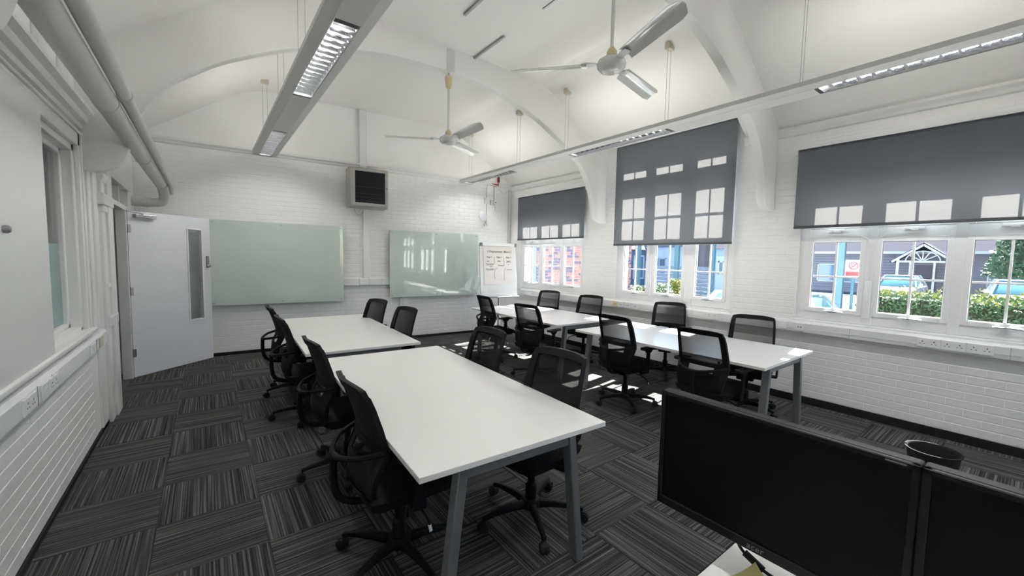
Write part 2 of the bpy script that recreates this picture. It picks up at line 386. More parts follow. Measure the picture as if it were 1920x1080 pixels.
# ------------------------------------------------------------------ brick helper
BL, BH = 0.225, 0.075
DEPTH = 0.0026
GAP = 0.0
_bm = {}
def brick_mesh(L, m):
    key = (round(L, 3), m.name, BH, DEPTH)
    if key not in _bm:
        b = MB(); a = L / 2 + .0042; z = (BH - 0.0065) / 2; d = DEPTH; c = 0.0034; e = 0.0009
        b.add([(-a, 0, -z), (a, 0, -z), (a, 0, z), (-a, 0, z), (-a + e, -d, -z + c), (a - e, -d, -z + c), (a - e, -d, z - c), (-a + e, -d, z - c)],
              [(4, 5, 6, 7), (0, 1, 5, 4), (1, 2, 6, 5), (2, 3, 7, 6), (3, 0, 4, 7)])
        _bm[key] = b.mesh('brick', m)
    return _bm[key]
def lay_bricks(parent, x0, x1, z0, z1, holes, to_world, mats, seed=1, limit=300, tint=None):
    """painted bricks on the local plane y=0 facing -y of parent; the largest in view become parts, the rest one stuff part"""
    r = random.Random(seed); items = []
    k = 0; z = z0
    while z + BH <= z1 + 1e-6:
        zc = z + BH / 2; x = x0 - (BL / 2 if k % 2 else 0)
        ivs = [(x0, x1)]
        for (a, b, c, d) in holes:
            if zc > c - BH / 2 + .01 and zc < d + BH / 2 - .01:
                n = []
                for (p, q) in ivs:
                    if b <= p or a >= q: n.append((p, q)); continue
                    if a > p: n.append((p, a))
                    if b < q: n.append((b, q))
                ivs = n
        while x < x1:
            for (p, q) in ivs:
                a, b = max(x, p), min(x + BL, q)
                if b - a > 0.05: items.append(((a + b) / 2, zc, round((b - a - 0.009) / 0.02) * 0.02 if b - a < BL - .002 else BL - 0.009))
            x += BL
        z += BH; k += 1
    items = [(in_view(to_world(x, z)), x, z, L) for x, z, L in items]
    items.sort(key=lambda q: -q[0])
    vis = [q for q in items if q[0] > 0][:limit]; rest = items[len(vis):]
    for q in vis:
        m = mats[0] if len(mats) == 1 else (mats[0] if r.random() < .62 else mats[1])
        o = link('brick', brick_mesh(max(q[3], .05) - GAP, m), parent, (q[1] + r.uniform(-.001, .001), r.uniform(-.0007, .0007), q[2] + r.uniform(-.001, .001)))
        o.rotation_euler = (r.uniform(-.006, .006), r.uniform(-.004, .004), r.uniform(-.004, .004))
    groups = [MB() for _ in mats]
    for q in rest:
        L = max(q[3], .05) - GAP; b = groups[0 if len(mats) == 1 or r.random() < .62 else 1]
        a = L / 2 + .0042; zz = (BH - 0.0065) / 2; d = DEPTH + r.uniform(-.0006, .0006); c = 0.0034; e = .0009; X, Z = q[1], q[2]
        b.add([(X - a, 0, Z - zz), (X + a, 0, Z - zz), (X + a, 0, Z + zz), (X - a, 0, Z + zz), (X - a + e, -d, Z - zz + c), (X + a - e, -d, Z - zz + c), (X + a - e, -d, Z + zz - c), (X - a + e, -d, Z + zz - c)],
              [(4, 5, 6, 7), (0, 1, 5, 4), (1, 2, 6, 5), (2, 3, 7, 6), (3, 0, 4, 7)])
    for b, m in zip(groups, mats):
        if b.v: stuff(b.build('brickwork', m, parent))

# ------------------------------------------------------------------ walls
def panel_wall(u0, u1, z0, z1, holes, d0, d1):
    """boxes covering u,z rectangle minus holes; depth d0..d1 along local y"""
    us = sorted({u0, u1, *[h[0] for h in holes], *[h[1] for h in holes]}); zs = sorted({z0, z1, *[h[2] for h in holes], *[h[3] for h in holes]})
    b = MB()
    for i in range(len(us) - 1):
        run = None
        for k in range(len(zs) - 1):
            uc, zc = (us[i] + us[i + 1]) / 2, (zs[k] + zs[k + 1]) / 2
            if not (u0 <= uc <= u1 and z0 <= zc <= z1) or any(h[0] < uc < h[1] and h[2] < zc < h[3] for h in holes): continue
            b.box((us[i], d0, zs[k]), (us[i + 1], d1, zs[k + 1]))
    return b
# right wall: local x runs along -Y of the world, local -y faces into the room
wr = root('wall_right', (XR, 0, 0), -math.pi / 2)
def wr_world(x, z): return (XR, -x, z)
wr_holes = [(-b, -a, c, d) for (a, b, c, d) in WIN.values()]
structure(panel_wall(-7.45, -YF + .1, -0.1, 3.12, wr_holes, 0, 0.30).build('masonry', M['paint'], wr))
structure(panel_wall(-4.62, -2.3, 3.12, 3.7, [(-4.25, -2.43, 3.0, 3.36)], 0, .3).build('dormer_masonry', M['paint'], wr))
lay_bricks(wr, -7.13, -YF, 0.085, 3.0, wr_holes, wr_world, [M['brickpaint']], 11)
# back wall (slightly skewed to the side walls)
wb = root('wall_back', (0, 7.504, 0), BA)
def wb_world(x, z): return (x, yb(x), z)
structure(MB().box((-1.2, 0, -0.1), (5.8, .3, 4.4)).build('masonry', M['paint'], wb))
lay_bricks(wb, -0.74, 5.33, 0.06, 3.08, [], wb_world, [M['brickpaint']], 12)
# front wall behind the camera
wf = root('wall_front', (0, YF, 0), math.pi)
structure(panel_wall(-XR - .3, -XL + .2, -.1, 4.4, [(-5.0, -2.9, .95, 3.1)], 0, .3).build('masonry', M['paint'], wf))
w6 = root('window_6', (0, YF, .95))  # invented window out of view, lets sky light in as frontal fill
b = MB()
for xx in (2.9, 3.92, 4.94): b.box((xx, -.16, 0), (xx + .06, -.08, 2.15))
for zz in (0, 1.05, 2.09): b.box((2.902, -.158, zz), (4.998, -.082, zz + .06))
b.build('frame', M['upvc'], w6)
for xx in (2.96, 3.98):
    for zz in (.06, 1.11): MB().box((xx, -.122, zz), (xx + .96, -.118, zz + .98)).build('pane', M['glass'], w6)
# left wall: local x along world Y, -y faces +X of the world
wl = root('wall_left', (XL, 0, 0), math.pi / 2)
def wl_world(x, z): return (XL, x, z)
LW = (1.3, 4.40, 0.955, 2.33)      # borrowed-light window
LD = (5.47, 7.02, -0.02, 2.345)    # doorway
structure(panel_wall(YF - .1, 7.62, -0.1, 3.12, [LW, LD], 0, 0.20).build('masonry', M['paint'], wl))
lay_bricks(wl, YF, 4.58, 0.045, 0.77, [], wl_world, [M['brickpaint']], 13)

# skirtings
bbm = M['black']
structure(MB().box((XR - .016, YF, 0), (XR, 7.12, 0.082)).build('baseboard_right', bbm, bevel=.003, seg=1))
bb = structure(MB().box((-.74, -.016, 0), (5.34, 0, 0.05)).build('baseboard_back', bbm, bevel=.003, seg=1)); bb.location = (0, 7.504, 0); bb.rotation_euler = (0, 0, BA)
structure(MB().box((XL, YF, 0), (XL + .014, 5.1, 0.04)).build('baseboard_left', bbm, bevel=.003, seg=1))

# ------------------------------------------------------------------ ceiling with rounded creases and a dormer over the tall window
def ceil_profile():
    pts = [(XL - .3, EAVE - .3 * .686), (XL, EAVE)]
    s = (FLAT - EAVE) / (FL0 - XL)
    def bez(a, b, c, n=7): return [((1 - t) ** 2 * a[0] + 2 * t * (1 - t) * b[0] + t * t * c[0], (1 - t) ** 2 * a[1] + 2 * t * (1 - t) * b[1] + t * t * c[1]) for t in [i / n for i in range(n + 1)]]
    rr = 0.30
    pts += bez((FL0 - rr, FLAT - rr * s), (FL0, FLAT), (FL0 + rr, FLAT))
    pts += bez((FL1 - rr, FLAT), (FL1, FLAT), (FL1 + rr, FLAT - rr * .686))
    pts += [(4.97, EAVE + (XR - 4.97) * .686), (XR, EAVE), (XR + .35, EAVE - .35 * .686)]
    return pts
CP = ceil_profile()
def ceil_z(x):
    for (a, b), (c, d) in zip(CP, CP[1:]):
        if a <= x <= c: return b + (d - b) * (x - a) / (c - a)
    return EAVE
DM0, DM1, DMZ = 2.36, 4.53, 3.36
cb = MB(); ys = [YF - .1, -0.39, DM0, DM1, 7.75]
for k in range(len(ys) - 1):
    for i in range(len(CP) - 1):
        if k == 2 and CP[i][0] > 4.96: continue
        (a, b), (c, d) = CP[i], CP[i + 1]
        cb.add([(a, ys[k], b), (c, ys[k], d), (c, ys[k + 1], d), (a, ys[k + 1], b)], [(0, 1, 2, 3)])
# merge duplicate verts so the creases shade smoothly
def merged(b, name, m, parent=None):
    me = b.mesh(name, m); bm = bmesh.new(); bm.from_mesh(me); bmesh.ops.remove_doubles(bm, verts=bm.verts, dist=.0005)
    for f in bm.faces: f.smooth = True
    bm.to_mesh(me); bm.free(); me.set_sharp_from_angle(angle=R(25))
    return link(name, me, parent)
ceiling = structure(merged(cb, 'ceiling', M['ceiling']))
xd = XR - (DMZ - EAVE) / .686
dm = MB()
dm.box((xd - .02, DM0 - .03, DMZ), (XR + .3, DM1 + .03, DMZ + .05))
for y0, y1 in ((DM0 - .03, DM0), (DM1, DM1 + .03)):
    dm.prism([(4.95, 3.362), (XR + .02, EAVE - .01), (XR + .02, DMZ + .02), (4.95, DMZ + .02)], y0, y1, 'y')
structure(dm.build('dormer', M['ceiling'], ceiling))
# ceiling cover strips and hatch
structure(MB().box((2.735, 3.87, FLAT - .022), (2.765, 4.68, FLAT)).build('cover_strip', M['steel'], ceiling, bevel=.003, seg=1))
structure(MB().box((2.18, 3.30, FLAT - .022), (2.21, 3.80, FLAT)).build('cover_strip', M['steel'], ceiling, bevel=.003, seg=1))
structure(MB().box((2.20, 2.2, FLAT - .012), (2.74, 3.24, FLAT)).build('hatch_panel', M['ceiling'], ceiling, bevel=.004, seg=1))
structure(MB().box((2.742, 2.9, FLAT - .018), (2.768, 3.22, FLAT)).build('cover_strip', M['steel'], ceiling, bevel=.003, seg=1))

# arched ribs
half = [(3.047, 2.165), (2.90, 2.185), (2.80, 2.25), (2.755, 2.36), (2.70, 2.58), (2.60, 2.79), (2.465, 2.965), (2.30, 3.10), (2.113, 3.235), (1.88, 3.365), (1.63, 3.49), (1.29, 3.612), (0.86, 3.715), (0.43, 3.77), (0.0, 3.785)]
def catmull(P, n=3):
    o = []
    for i in range(len(P) - 1):
        p0, p1, p2, p3 = P[max(i - 1, 0)], P[i], P[i + 1], P[min(i + 2, len(P) - 1)]
        for k in range(n):
            t = k / n
            o.append(tuple(0.5 * ((2 * p1[j]) + (-p0[j] + p2[j]) * t + (2 * p0[j] - 5 * p1[j] + 4 * p2[j] - p3[j]) * t * t + (-p0[j] + 3 * p1[j] - 3 * p2[j] + p3[j]) * t ** 3) for j in range(len(p1))))
    o.append(P[-1]); return o
hs = catmull(half)
soffit = [(XC + a, z) for a, z in hs] + [(XC - a, z) for a, z in reversed(hs[:-1])]
def rib(yc, w=0.10):
    b = MB(); n = len(soffit)
    vs = []
    for (x, z) in soffit:
        xx = min(max(x, XL - .01), XR + .01)
        top = ceil_z(xx) + .02
        for y, zz in ((yc - w / 2, z), (yc + w / 2, z), (yc + w / 2, top), (yc - w / 2, top)): vs.append((xx, y, zz))
    fs = []
    for i in range(n - 1):
        for k in range(4):
            l = (k + 1) % 4; fs.append((i * 4 + k, i * 4 + l, i * 4 + 4 + l, i * 4 + 4 + k))
    fs += [(3, 2, 1, 0), tuple((n - 1) * 4 + k for k in range(4))]
    b.add(vs, fs); return b
for i, yc in enumerate((4.555, 2.045, -0.465, -2.97)):
    me = rib(yc).mesh('trim', M['ceiling'], bevel=.012, seg=2, smooth=True)
    structure(link('trim_%d' % (i + 1), me))

# cornice mouldings, rail on the back wall
def cornice(y0, y1): return [(XR, 3.10), (XR - .045, 3.085), (XR - .05, 3.06), (XR - .028, 3.03), (XR - .022, 3.0), (XR, 2.99)]
for i, (y0, y1) in enumerate(((YF, -.52), (-.41, 1.99), (2.10, DM0), (DM1 - .02, DM1), (4.61, 7.12))):
    structure(MB().prism([(p[0], p[1]) for p in cornice(0, 0)], y0, y1, 'y').build('trim_%d' % (5 + i), M['gloss']))
rail = structure(MB().prism([(0, 3.155), (-.05, 3.15), (-.055, 3.115), (-.03, 3.095), (-.02, 3.07), (0, 3.06)], -0.74, 5.32, 'x').build('trim_10', M['gloss']))
rail.location = (0, 7.504, 0); rail.rotation_euler = (0, 0, BA)

# ------------------------------------------------------------------ windows in the right wall
XO = 5.36   # room-side face of the frames
def window(n, label_rows, sashes, head, rows):
    y0, y1, z0, z1 = WIN[n]
    wroot = root('window_%d' % n, (XO, 0, z0))
    P = lambda x, y, z: (x - XO, y, z - z0)
    fr = MB()
    def bar(ya, yb_, za, zb, o=0): fr.box(P(XO + o, ya, za), P(XO + .075 - o, yb_, zb))
    a0, a1 = sashes[0][0], sashes[-1][1]     # y range covered, low..high
    bar(y0, a0 + .004, z0, head, -.003); bar(a1 - .004, y1, z0, head, -.003)
    bar(y0 + .002, y1 - .002, z0 + .002, 1.05); bar(y0 + .002, y1 - .002, head - .05, head - .002)
    bar(y0 + .002, y1 - .002, 1.842, 1.945)
    if len(rows) > 2: bar(y0 + .002, y1 - .002, 2.70, 2.868)
    for s, t in zip(sashes, sashes[1:]): bar(s[1] - .004, t[0] + .004, z0 + .0, head, -.005)
    fr.build('frame', M['upvc'], wroot, bevel=.004, seg=1)
    MB().box(P(XR - .03, y0 - .03, z0 - .03), P(XO + .02, y1 + .03, z0 - .001)).build('sill', M['upvc'], wroot, bevel=.006)
    # outer reveal sill
    MB().box(P(XO + .075, y0, z0 - .06), P(XR + .36, y1, z0 - .02)).build('outer_sill', M['mortar'], wroot)
    if z1 - head > .02: MB().box(P(XO, y0, head), P(XO + .1, y1, z1 + .01)).build('head_panel', M['upvc'], wroot)
    for (s0, s1) in sashes:
        for (r0, r1, mu) in rows:
            sa = MB(); fw = .045; xf = XO - .012
            # casement ring
            for (ya, yb_, za, zb) in ((s0, s0 + fw, r0, r1), (s1 - fw, s1, r0, r1), (s0 + fw, s1 - fw, r0, r0 + fw), (s0 + fw, s1 - fw, r1 - fw, r1)):
                sa.box(P(xf, ya, za), P(XO + .036, yb_, zb))
            so_ = sa.build('sash', M['upvc'], wroot, bevel=.004, seg=1)
            gy0, gy1, gz0, gz1 = s0 + fw, s1 - fw, r0 + fw, r1 - fw
            ym = (gy0 + gy1) / 2; zm = 1.43 if r0 < 1.5 else (gz0 + gz1) / 2
            gk = MB()
            for (ya, yb_, za, zb) in ((gy0 - .003, gy0 + .005, gz0, gz1), (gy1 - .005, gy1 + .003, gz0, gz1), (gy0, gy1, gz0 - .003, gz0 + .005), (gy0, gy1, gz1 - .005, gz1 + .003)): gk.box(P(XO + .005, ya, za), P(XO + .015, yb_, zb))
            gk.build('gasket', M['silver'], so_)
            mb = MB(); mb.box(P(XO + .006, ym - .009, gz0), P(XO + .030, ym + .009, gz1))
            if mu == 4: mb.box(P(XO + .007, gy0, zm - .009), P(XO + .029, gy1, zm + .009))
            mb.build('muntin', M['upvc'], so_)
            zs_ = [(gz0, zm), (zm, gz1)] if mu == 4 else [(gz0, gz1)]
            for (za, zb) in zs_:
                for (ya, yb_) in ((gy0, ym), (ym, gy1)):
                    MB().box(P(XO + .016, ya, za), P(XO + .021, yb_, zb)).build('pane', M['glass'], so_)
            if r0 < 1.5 and n != 4:
                hb = MB(); hb.box(P(xf - .028, ym - .03, r0 + .006), P(xf, ym + .03, r0 + .024))
                hb.tube([P(xf - .03, ym - .10, r0 + .013), P(xf - .034, ym, r0 + .016), P(xf - .03, ym + .06, r0 + .013)], .006, 8)
                hb.build('stay_bar', M['chrome'], so_, smooth=True)
            elif n != 4 and r0 < 2.5:
                hb = MB(); hb.box(P(xf - .03, ym - .07, r0 - .035), P(xf, ym + .07, r0 - .01)); hb.box(P(xf - .045, ym - .03, r0 - .045), P(xf, ym + .02, r0 - .02))
                hb.build('opener', M['upvc'], so_, bevel=.004, seg=1)
    # winding gear on the first mullion (left one in the photograph)
    if n in (2, 3):
        s, t = sashes[1], sashes[2]; ym = (s[1] + t[0]) / 2
        wg = MB(); wg.box(P(XO - .035, ym - .026, 1.02), P(XO, ym + .026, 1.40))
        g = wg.build('winding_gear', M['upvc'], wroot, bevel=.007)
        hb = MB(); hb.tube([P(XO - .04, ym, 1.22), P(XO - .06, ym + .004, 1.28), P(XO - .055, ym + .012, 1.36)], .008, 8); hb.build('crank_handle', M['upvc'], g, smooth=True)
        MB().tube([P(XO - .012, ym, 1.38), P(XO - .012, ym, 1.72), P(XO - .02, ym + .02, 1.82), P(XO - .02, ym + .12, 1.875), P(XO - .02, ym + .36, 1.88)], .006, 6).build('cable_conduit', M['upvc'], g, smooth=True)
        MB().tube([P(XO - .012, ym - .012, 1.38), P(XO - .012, ym - .012, 1.72), P(XO - .02, ym - .03, 1.82), P(XO - .02, ym - .12, 1.875), P(XO - .02, ym - .34, 1.885)], .006, 6).build('cable_conduit', M['upvc'], g, smooth=True)
    return wroot
low = (1.045, 1.845, 4)
window(1, '', [(5.01, 5.525), (5.55, 6.115), (6.15, 6.70)], 2.40, [low, (1.945, 2.355, 2)])
window(2, '', [(2.505, 2.975), (3.085, 3.592), (3.663, 4.168)], 3.15, [low, (1.945, 2.70, 4), (2.868, 3.09, 2)])
window(3, '', [(-0.055, 0.459), (0.530, 1.062), (1.138, 1.632)], 2.40, [low, (1.945, 2.355, 2)])
window(4, '', [(-2.575, -2.061), (-1.99, -1.458), (-1.382, -0.888)], 2.40, [low, (1.945, 2.355, 2)])  # unseen bay behind the camera, added to bring in more daylight

# ------------------------------------------------------------------ roller blinds
def blind(y0, y1, zt, zb, x, label, chain_side=None):
    b = thing('roller_blind', label, 'blind', (x, (y0 + y1) / 2, zb), 0, 'grey roller blinds')
    h = (y1 - y0) / 2; H = zt - zb
    fb = MB(); n = 24
    vs = []; fs = []
    for i in range(n + 1):
        yy = -h + 2 * h * i / n; wv = .0025 * math.sin(i * 1.7) + .0015 * math.sin(i * .6)
        for k in range(5):
            vs.append((wv * (1 - k / 4) if k < 4 else 0, yy, H * k / 4))
    for i in range(n):
        for k in range(4): fs.append((i * 5 + k, i * 5 + k + 1, i * 5 + 6 + k, i * 5 + 5 + k))
    fb.add(vs, fs); fb.build('blind_fabric', M['blind'], b, smooth=True)
    MB().box((-.008, -h, -.018), (.008, h, .012)).build('bottom_bar', M['blindbar'], b, bevel=.005)
    MB().tube([(.035, -h, H + .012), (.035, h, H + .012)], .026, 14).build('roller_tube', M['blind'], b, smooth=True)
    cs = MB(); cs.box((-.02, -h - .03, H + .036), (XR - x + .0, h + .03, H + .085)); cs.box((-.025, -h - .03, H + .02), (-.012, h + .03, H + .045))
    cs.build('head_rail', M['upvc'], b, bevel=.004, seg=1)
    for s in (-1, 1):
        MB().box((-.01, s * (h + .004), H - .03), (XR - x, s * (h + .03), H + .036)).build('end_bracket', M['upvc'], b, bevel=.003, seg=1)
    if chain_side is not None:
        yy = chain_side * (h + .015)
        MB().tube([(.04, yy, H), (.04, yy, H * .5), (.045, yy, .95 - zb - .1), (.05, yy + .012, .92 - zb - .1), (.055, yy + .02, .96 - zb - .1), (.055, yy + .02, H)], .0035, 6).build('bead_chain', M['upvc'], b, smooth=True)
    return b
blind(4.93, 6.815, 2.80, 1.955, 5.272, 'grey roller blind half down over the brick-view window by the flip chart')
blind(2.41, 4.245, 3.30, 1.81, 5.232, 'tall grey roller blind on the middle window with sunlit panes showing through', -1)
blind(-0.17, 1.753, 2.78, 1.965, 5.232, 'wide grey roller blind above the three-pane window facing the hedge')

# ------------------------------------------------------------------ dado trunking and sockets on the right wall
tr = MB(); tr.prism([(XR, .80), (XR - .055, .80), (XR - .06, .806), (XR - .06, .905), (XR - .045, .925), (XR, .93)], YF, 6.69, 'y')
trunk = tag(tr.build('dado_trunking', M['trunk']), 'white dado trunking under the windows along the window wall', 'trunking')
for yy in (5.95, 5.0, 3.5, 2.9, 1.95, 1.2, .15, -1.0):
    MB().box((XR - .0612, yy - .0012, .803), (XR - .058, yy + .0012, .906)).build('joint', M['silver'], trunk)
MB().box((XR - .064, YF, .842), (XR - .059, 6.69, .846)).build('lid_edge', M['trunk'], trunk)
def socket(y0, y1, label, kind='double', x=XR - .06, z=.862, hh=.043, m=None):
    """plate on a wall facing -X"""
    s = thing('wall_socket', label, 'socket', (x, (y0 + y1) / 2, z), 0, 'sockets and plates on the trunking')
    w_ = (y1 - y0) / 2
    MB().box((-.008, -w_, -hh), (0, w_, hh)).build('face_plate', m or M['upvc'], s, bevel=.003, seg=2)
    if kind == 'double':
        hb = MB()
        for c in (-.038, .038):
            hb.box((-.0086, c - .0035, .006), (-.0075, c + .0035, .017)); hb.box((-.0086, c - .018, -.012), (-.0075, c - .009, -.007)); hb.box((-.0086, c + .009, -.012), (-.0075, c + .018, -.007))
        stuff(hb.build('pin_holes', M['hole'], s))
        for c in (-.014, .014): MB().box((-.012, c - .006, .012), (-.007, c + .006, .03)).build('rocker_switch', M['upvc'], s, bevel=.001, seg=1)
    elif kind == 'data':
        hb = MB()
        for c in (-.02, .005): hb.box((-.0086, c, -.008), (-.0075, c + .014, .006))
        stuff(hb.build('port', M['silver'], s))
    elif kind == 'switch':
        MB().box((-.012, -.012, -.016), (-.007, .012, .016)).build('rocker_switch', M['upvc'], s, bevel=.002, seg=1)
    return s
socket(.555, .703, 'white double socket under the hedge window, first of the three from the window side post')
socket(.398, .545, 'white double socket under the hedge window, middle one of three in a row')
socket(.238, .388, 'white double socket under the hedge window, last of three, nearest the blank lid')
socket(1.762, 1.848, 'small white switched plate on trunking below the left corner of the hedge window', 'switch')
socket(1.594, 1.684, 'small white data plate on trunking just right of the switched plate', 'data')
socket(2.545, 2.695, 'white double socket on trunking under the middle window, behind the table chairs')
socket(4.142, 4.235, 'yellowed data plate on trunking under the middle window', 'data', m=M['yellowed'])
socket(4.035, 4.135, 'white data plate directly right of the yellowed plate', 'data')
socket(3.90, 4.0, 'second white data plate right of the yellowed plate', 'data')
socket(3.755, 3.865, 'last white data plate in the row beginning with the yellowed plate', 'data')
socket(6.30, 6.50, 'wide blank plate at the flip chart end of the window trunking', 'blank')
socket(6.03, 6.22, 'blank plate on trunking under the brick-view window beside the wide one', 'blank')

# boxed-in duct and conduits in the far right corner
structure(MB().box((5.05, 6.87, 0), (XR, 7.13, 1.05)).build('trim_11', M['paint'], bevel=.006))
for xx, lab in ((5.24, 'thin white conduit down the far corner, nearer the wall lamp'), (5.295, 'thin white conduit down the far corner, nearer the window')):
    tag(MB().tube([(xx, yb(xx) - .025, 1.05), (xx, yb(xx) - .025, 3.02)], .011, 8).build('pipe_conduit', M['pipe'], smooth=True), lab, 'pipe')

# ------------------------------------------------------------------ things on the back wall (local x along wall, -y to room)
def onback(name, label, cat, x, z=0, group=None): return thing(name, label, cat, (x, yb(x), z), BA, group)
def glassboard(x0, x1, z0, z1, label):
    c = (x0 + x1) / 2; b = onback('glass_board', label, 'board', c, z0, 'glass writing boards')
    hw = (x1 - x0) / 2; H = z1 - z0
    MB().prism(rrect(-hw, 0, hw, H, .012), -.085, -.077, 'y').build('glass_sheet', M['glassboard'], b, bevel=.002, seg=1)
    for xx in (-hw + .04, 0, hw - .04):
        for zz in (.04, H - .04):
            MB().lathe([(.012, -.092), (.012, -.085), (.008, -.077), (.008, 0)], (xx, 0, zz), 12, 'y').build('standoff', M['steel'], b, smooth=True)
glassboard(0.058, 1.895, .772, 2.045, 'large pale green glass board beside the open door')
glassboard(2.68, 4.487, .80, 2.032, 'smaller pale green glass board next to the flip chart, reflecting the windows')
bt = onback('dado_trunking', 'white trunking on the back wall running behind the glass boards', 'trunking', 0.5)
MB().box((0, -.05, 1.033), (4.35, 0, 1.155)).build('trunking_body', M['trunk'], bt, bevel=.004, seg=1)
for xx in (1.66, 1.83, 2.05):
    MB().box((xx - .0015, -.0515, 1.036), (xx + .0015, -.049, 1.152)).build('joint', M['silver'], bt)
MB().box((1.67, -.056, 1.04), (1.825, -.05, 1.15)).build('blank_plate', M['upvc'], bt, bevel=.002, seg=1)
c1 = onback('cable_duct', 'white cable duct dropping from the network cabinet to the trunking', 'trunking', 2.288, 1.155)
MB().box((-.055, -.04, 0), (.055, 0, 1.2)).build('duct_body', M['trunk'], c1, bevel=.004, seg=1)
MB().box((-.048, -.043, .02), (.048, -.039, 1.19)).build('duct_lid', M['upvc'], c1)
c2 = onback('cable_duct', 'white cable duct rising above the network cabinet to the ceiling', 'trunking', 2.235, 3.0)
MB().box((-.06, -.05, 0), (.06, 0, 1.05)).build('duct_body', M['lum'], c2, bevel=.004, seg=1)
MB().box((-.052, -.053, .1), (.052, -.049, 1.045)).build('duct_lid', M['trunk'], c2)
c3 = onback('cable_duct', 'short white cable duct below the smaller glass board', 'trunking', 2.955, .05)
MB().box((-.075, -.04, 0), (.075, 0, .985)).build('duct_body', M['trunk'], c3, bevel=.004, seg=1)
MB().box((.0, -.043, 0), (.066, -.039, .985)).build('duct_lid', M['upvc'], c3)
# network cabinet
rk = onback('network_cabinet', 'grey wall-mounted network cabinet with dark glass door above the boards', 'cabinet', 2.27, 2.37)
hw, H, D = .31, .64, .34
rb = MB(); rb.box((-hw, -D, 0), (hw, 0, H)); rb.build('cabinet_body', M['rackbody'], rk, bevel=.008)
df = MB()
for (a, b, c, d) in ((-hw + .004, -hw + .075, .02, H - .02), (hw - .055, hw - .004, .02, H - .02), (-hw + .075, hw - .055, H - .05, H - .02), (-hw + .075, hw - .055, .02, .07)): df.box((a, -D - .022, c), (b, -D, d))
dd = df.build('cabinet_door', M['rackbody'], rk, bevel=.003, seg=1)
MB().box((-hw + .072, -D - .012, .068), (hw - .052, -D - .006, H - .048)).build('door_glass', M['rackglass'], dd)
MB().lathe([(.009, -D - .03), (.009, -D - .022)], (hw - .028, 0, H * .52), 12, 'y').build('lock', M['hole'], dd, smooth=True)
MB().box((-hw - .002, -D + .01, H), (hw + .002, -.004, H + .012)).build('top_cover', M['rackbody'], rk, bevel=.003, seg=1)
for zz in (.10, .16, .22, .33): MB().box((-hw + .09, -D - .0135, zz), (hw - .07, -D - .0118, zz + .004)).build('patch_panel_edge', M['lumdark'], rk)
for (yy, zz) in ((-.2, .54), (-.13, .50), (-.25, .47)): MB().lathe([(.008, -hw - .003), (.008, -hw + .004)], (0, yy, zz), 10, 'x').build('knockout', M['silver'], rk)
tag(MB().tube([(2.06, yb(2.06) - .12, 2.37), (2.08, yb(2.08) - .1, 2.30), (2.14, yb(2.14) - .06, 2.255), (2.2, yb(2.2) - .03, 2.27), (2.235, yb(2.235) - .03, 2.33)], .004, 6).build('cable', M['wire'], smooth=True), 'thin grey cable looping under the network cabinet', 'cable')
# disc lamp on bent arm, boxes, alarm
dl = onback('wall_lamp', 'round white disc on a bent arm above the flip chart', 'wall lamp', 4.70, 2.22)
MB().box((-.045, -.05, 0), (.045, 0, .055)).build('mount', M['upvc'], dl, bevel=.005)
MB().tube([(0, -.05, .03), (-.03, -.09, .03), (-.07, -.11, .06), (-.10, -.12, .12)], .008, 8).build('arm', M['steel'], dl, smooth=True)
dd_ = MB().lathe([(.01, .0), (.08, .004), (.105, .016), (.108, .026), (.10, .034), (.03, .042), (.005, .044)], (0, 0, 0), 28, 'y').build('disc', M['door'], dl, smooth=True, loc=(-.14, -.155, .19))
dd_.rotation_euler = (R(-8), 0, R(18))
for x0, x1, z0, z1, lab, nm, cat in ((4.655, 4.735, 2.68, 2.80, 'small white flat box on the back wall near the ceiling, left of the conduit', 'junction_box', 'box'),):
    o = onback(nm, lab, cat, (x0 + x1) / 2, z0)
    MB().box((-.04, -.03, 0), (.04, 0, z1 - z0)).build('box_body', M['upvc'], o, bevel=.004)
    MB().box((-.03, -.033, .01), (.03, -.029, z1 - z0 - .01)).build('cover', M['trunk'], o, bevel=.001, seg=1)
o = onback('detector', 'grey square box with a dark-eyed dome sensor by the far conduits', 'sensor', 4.84, 2.67)
MB().box((-.045, -.03, 0), (.045, 0, .10)).build('base_box', M['lum'], o, bevel=.005)
MB().lathe([(.044, 0), (.044, -.02), (.036, -.04), (.02, -.052), (.004, -.056)], (.05, -.03, .05), 18, 'y').build('dome', M['upvc'], o, smooth=True)
MB().lathe([(.014, -.088), (.014, -.08)], (.045, 0, .045), 12, 'y').build('eye', M['hole'], o, smooth=True)
MB().tube([(.05, -.04, 0), (.05, -.042, -.12)], .004, 6).build('pull_cord', M['lum'], o)
al = onback('fire_sounder', 'dark red fire alarm sounder with red cable at the top of the far corner', 'alarm', 4.96, 3.14)
MB().lathe([(.018, 0), (.028, .01), (.028, .09), (.02, .12), (.006, .13)], (0, -.06, .0), 14).build('sounder_body', M['darkred'], al, smooth=True)
MB().tube([(-.30, -.03, .0), (-.15, -.03, -.03), (0, -.03, -.05), (.02, -.03, -.06)], .012, 8).build('red_cable', M['red'], al, smooth=True)
MB().tube([(0, -.04, -.06), (0, -.05, .0)], .012, 8).build('bracket', M['red'], al, smooth=True)
tag(MB().tube([(4.98, yb(4.98) - .03, 3.02), (5.05, yb(5.05) - .04, 2.94), (5.13, yb(5.13) - .04, 2.93), (5.22, yb(5.22) - .03, 2.99), (5.29, yb(5.29) - .03, 3.03)], .006, 6).build('cable', M['lum'], smooth=True), 'slack white cable drooping in the far ceiling corner', 'cable')
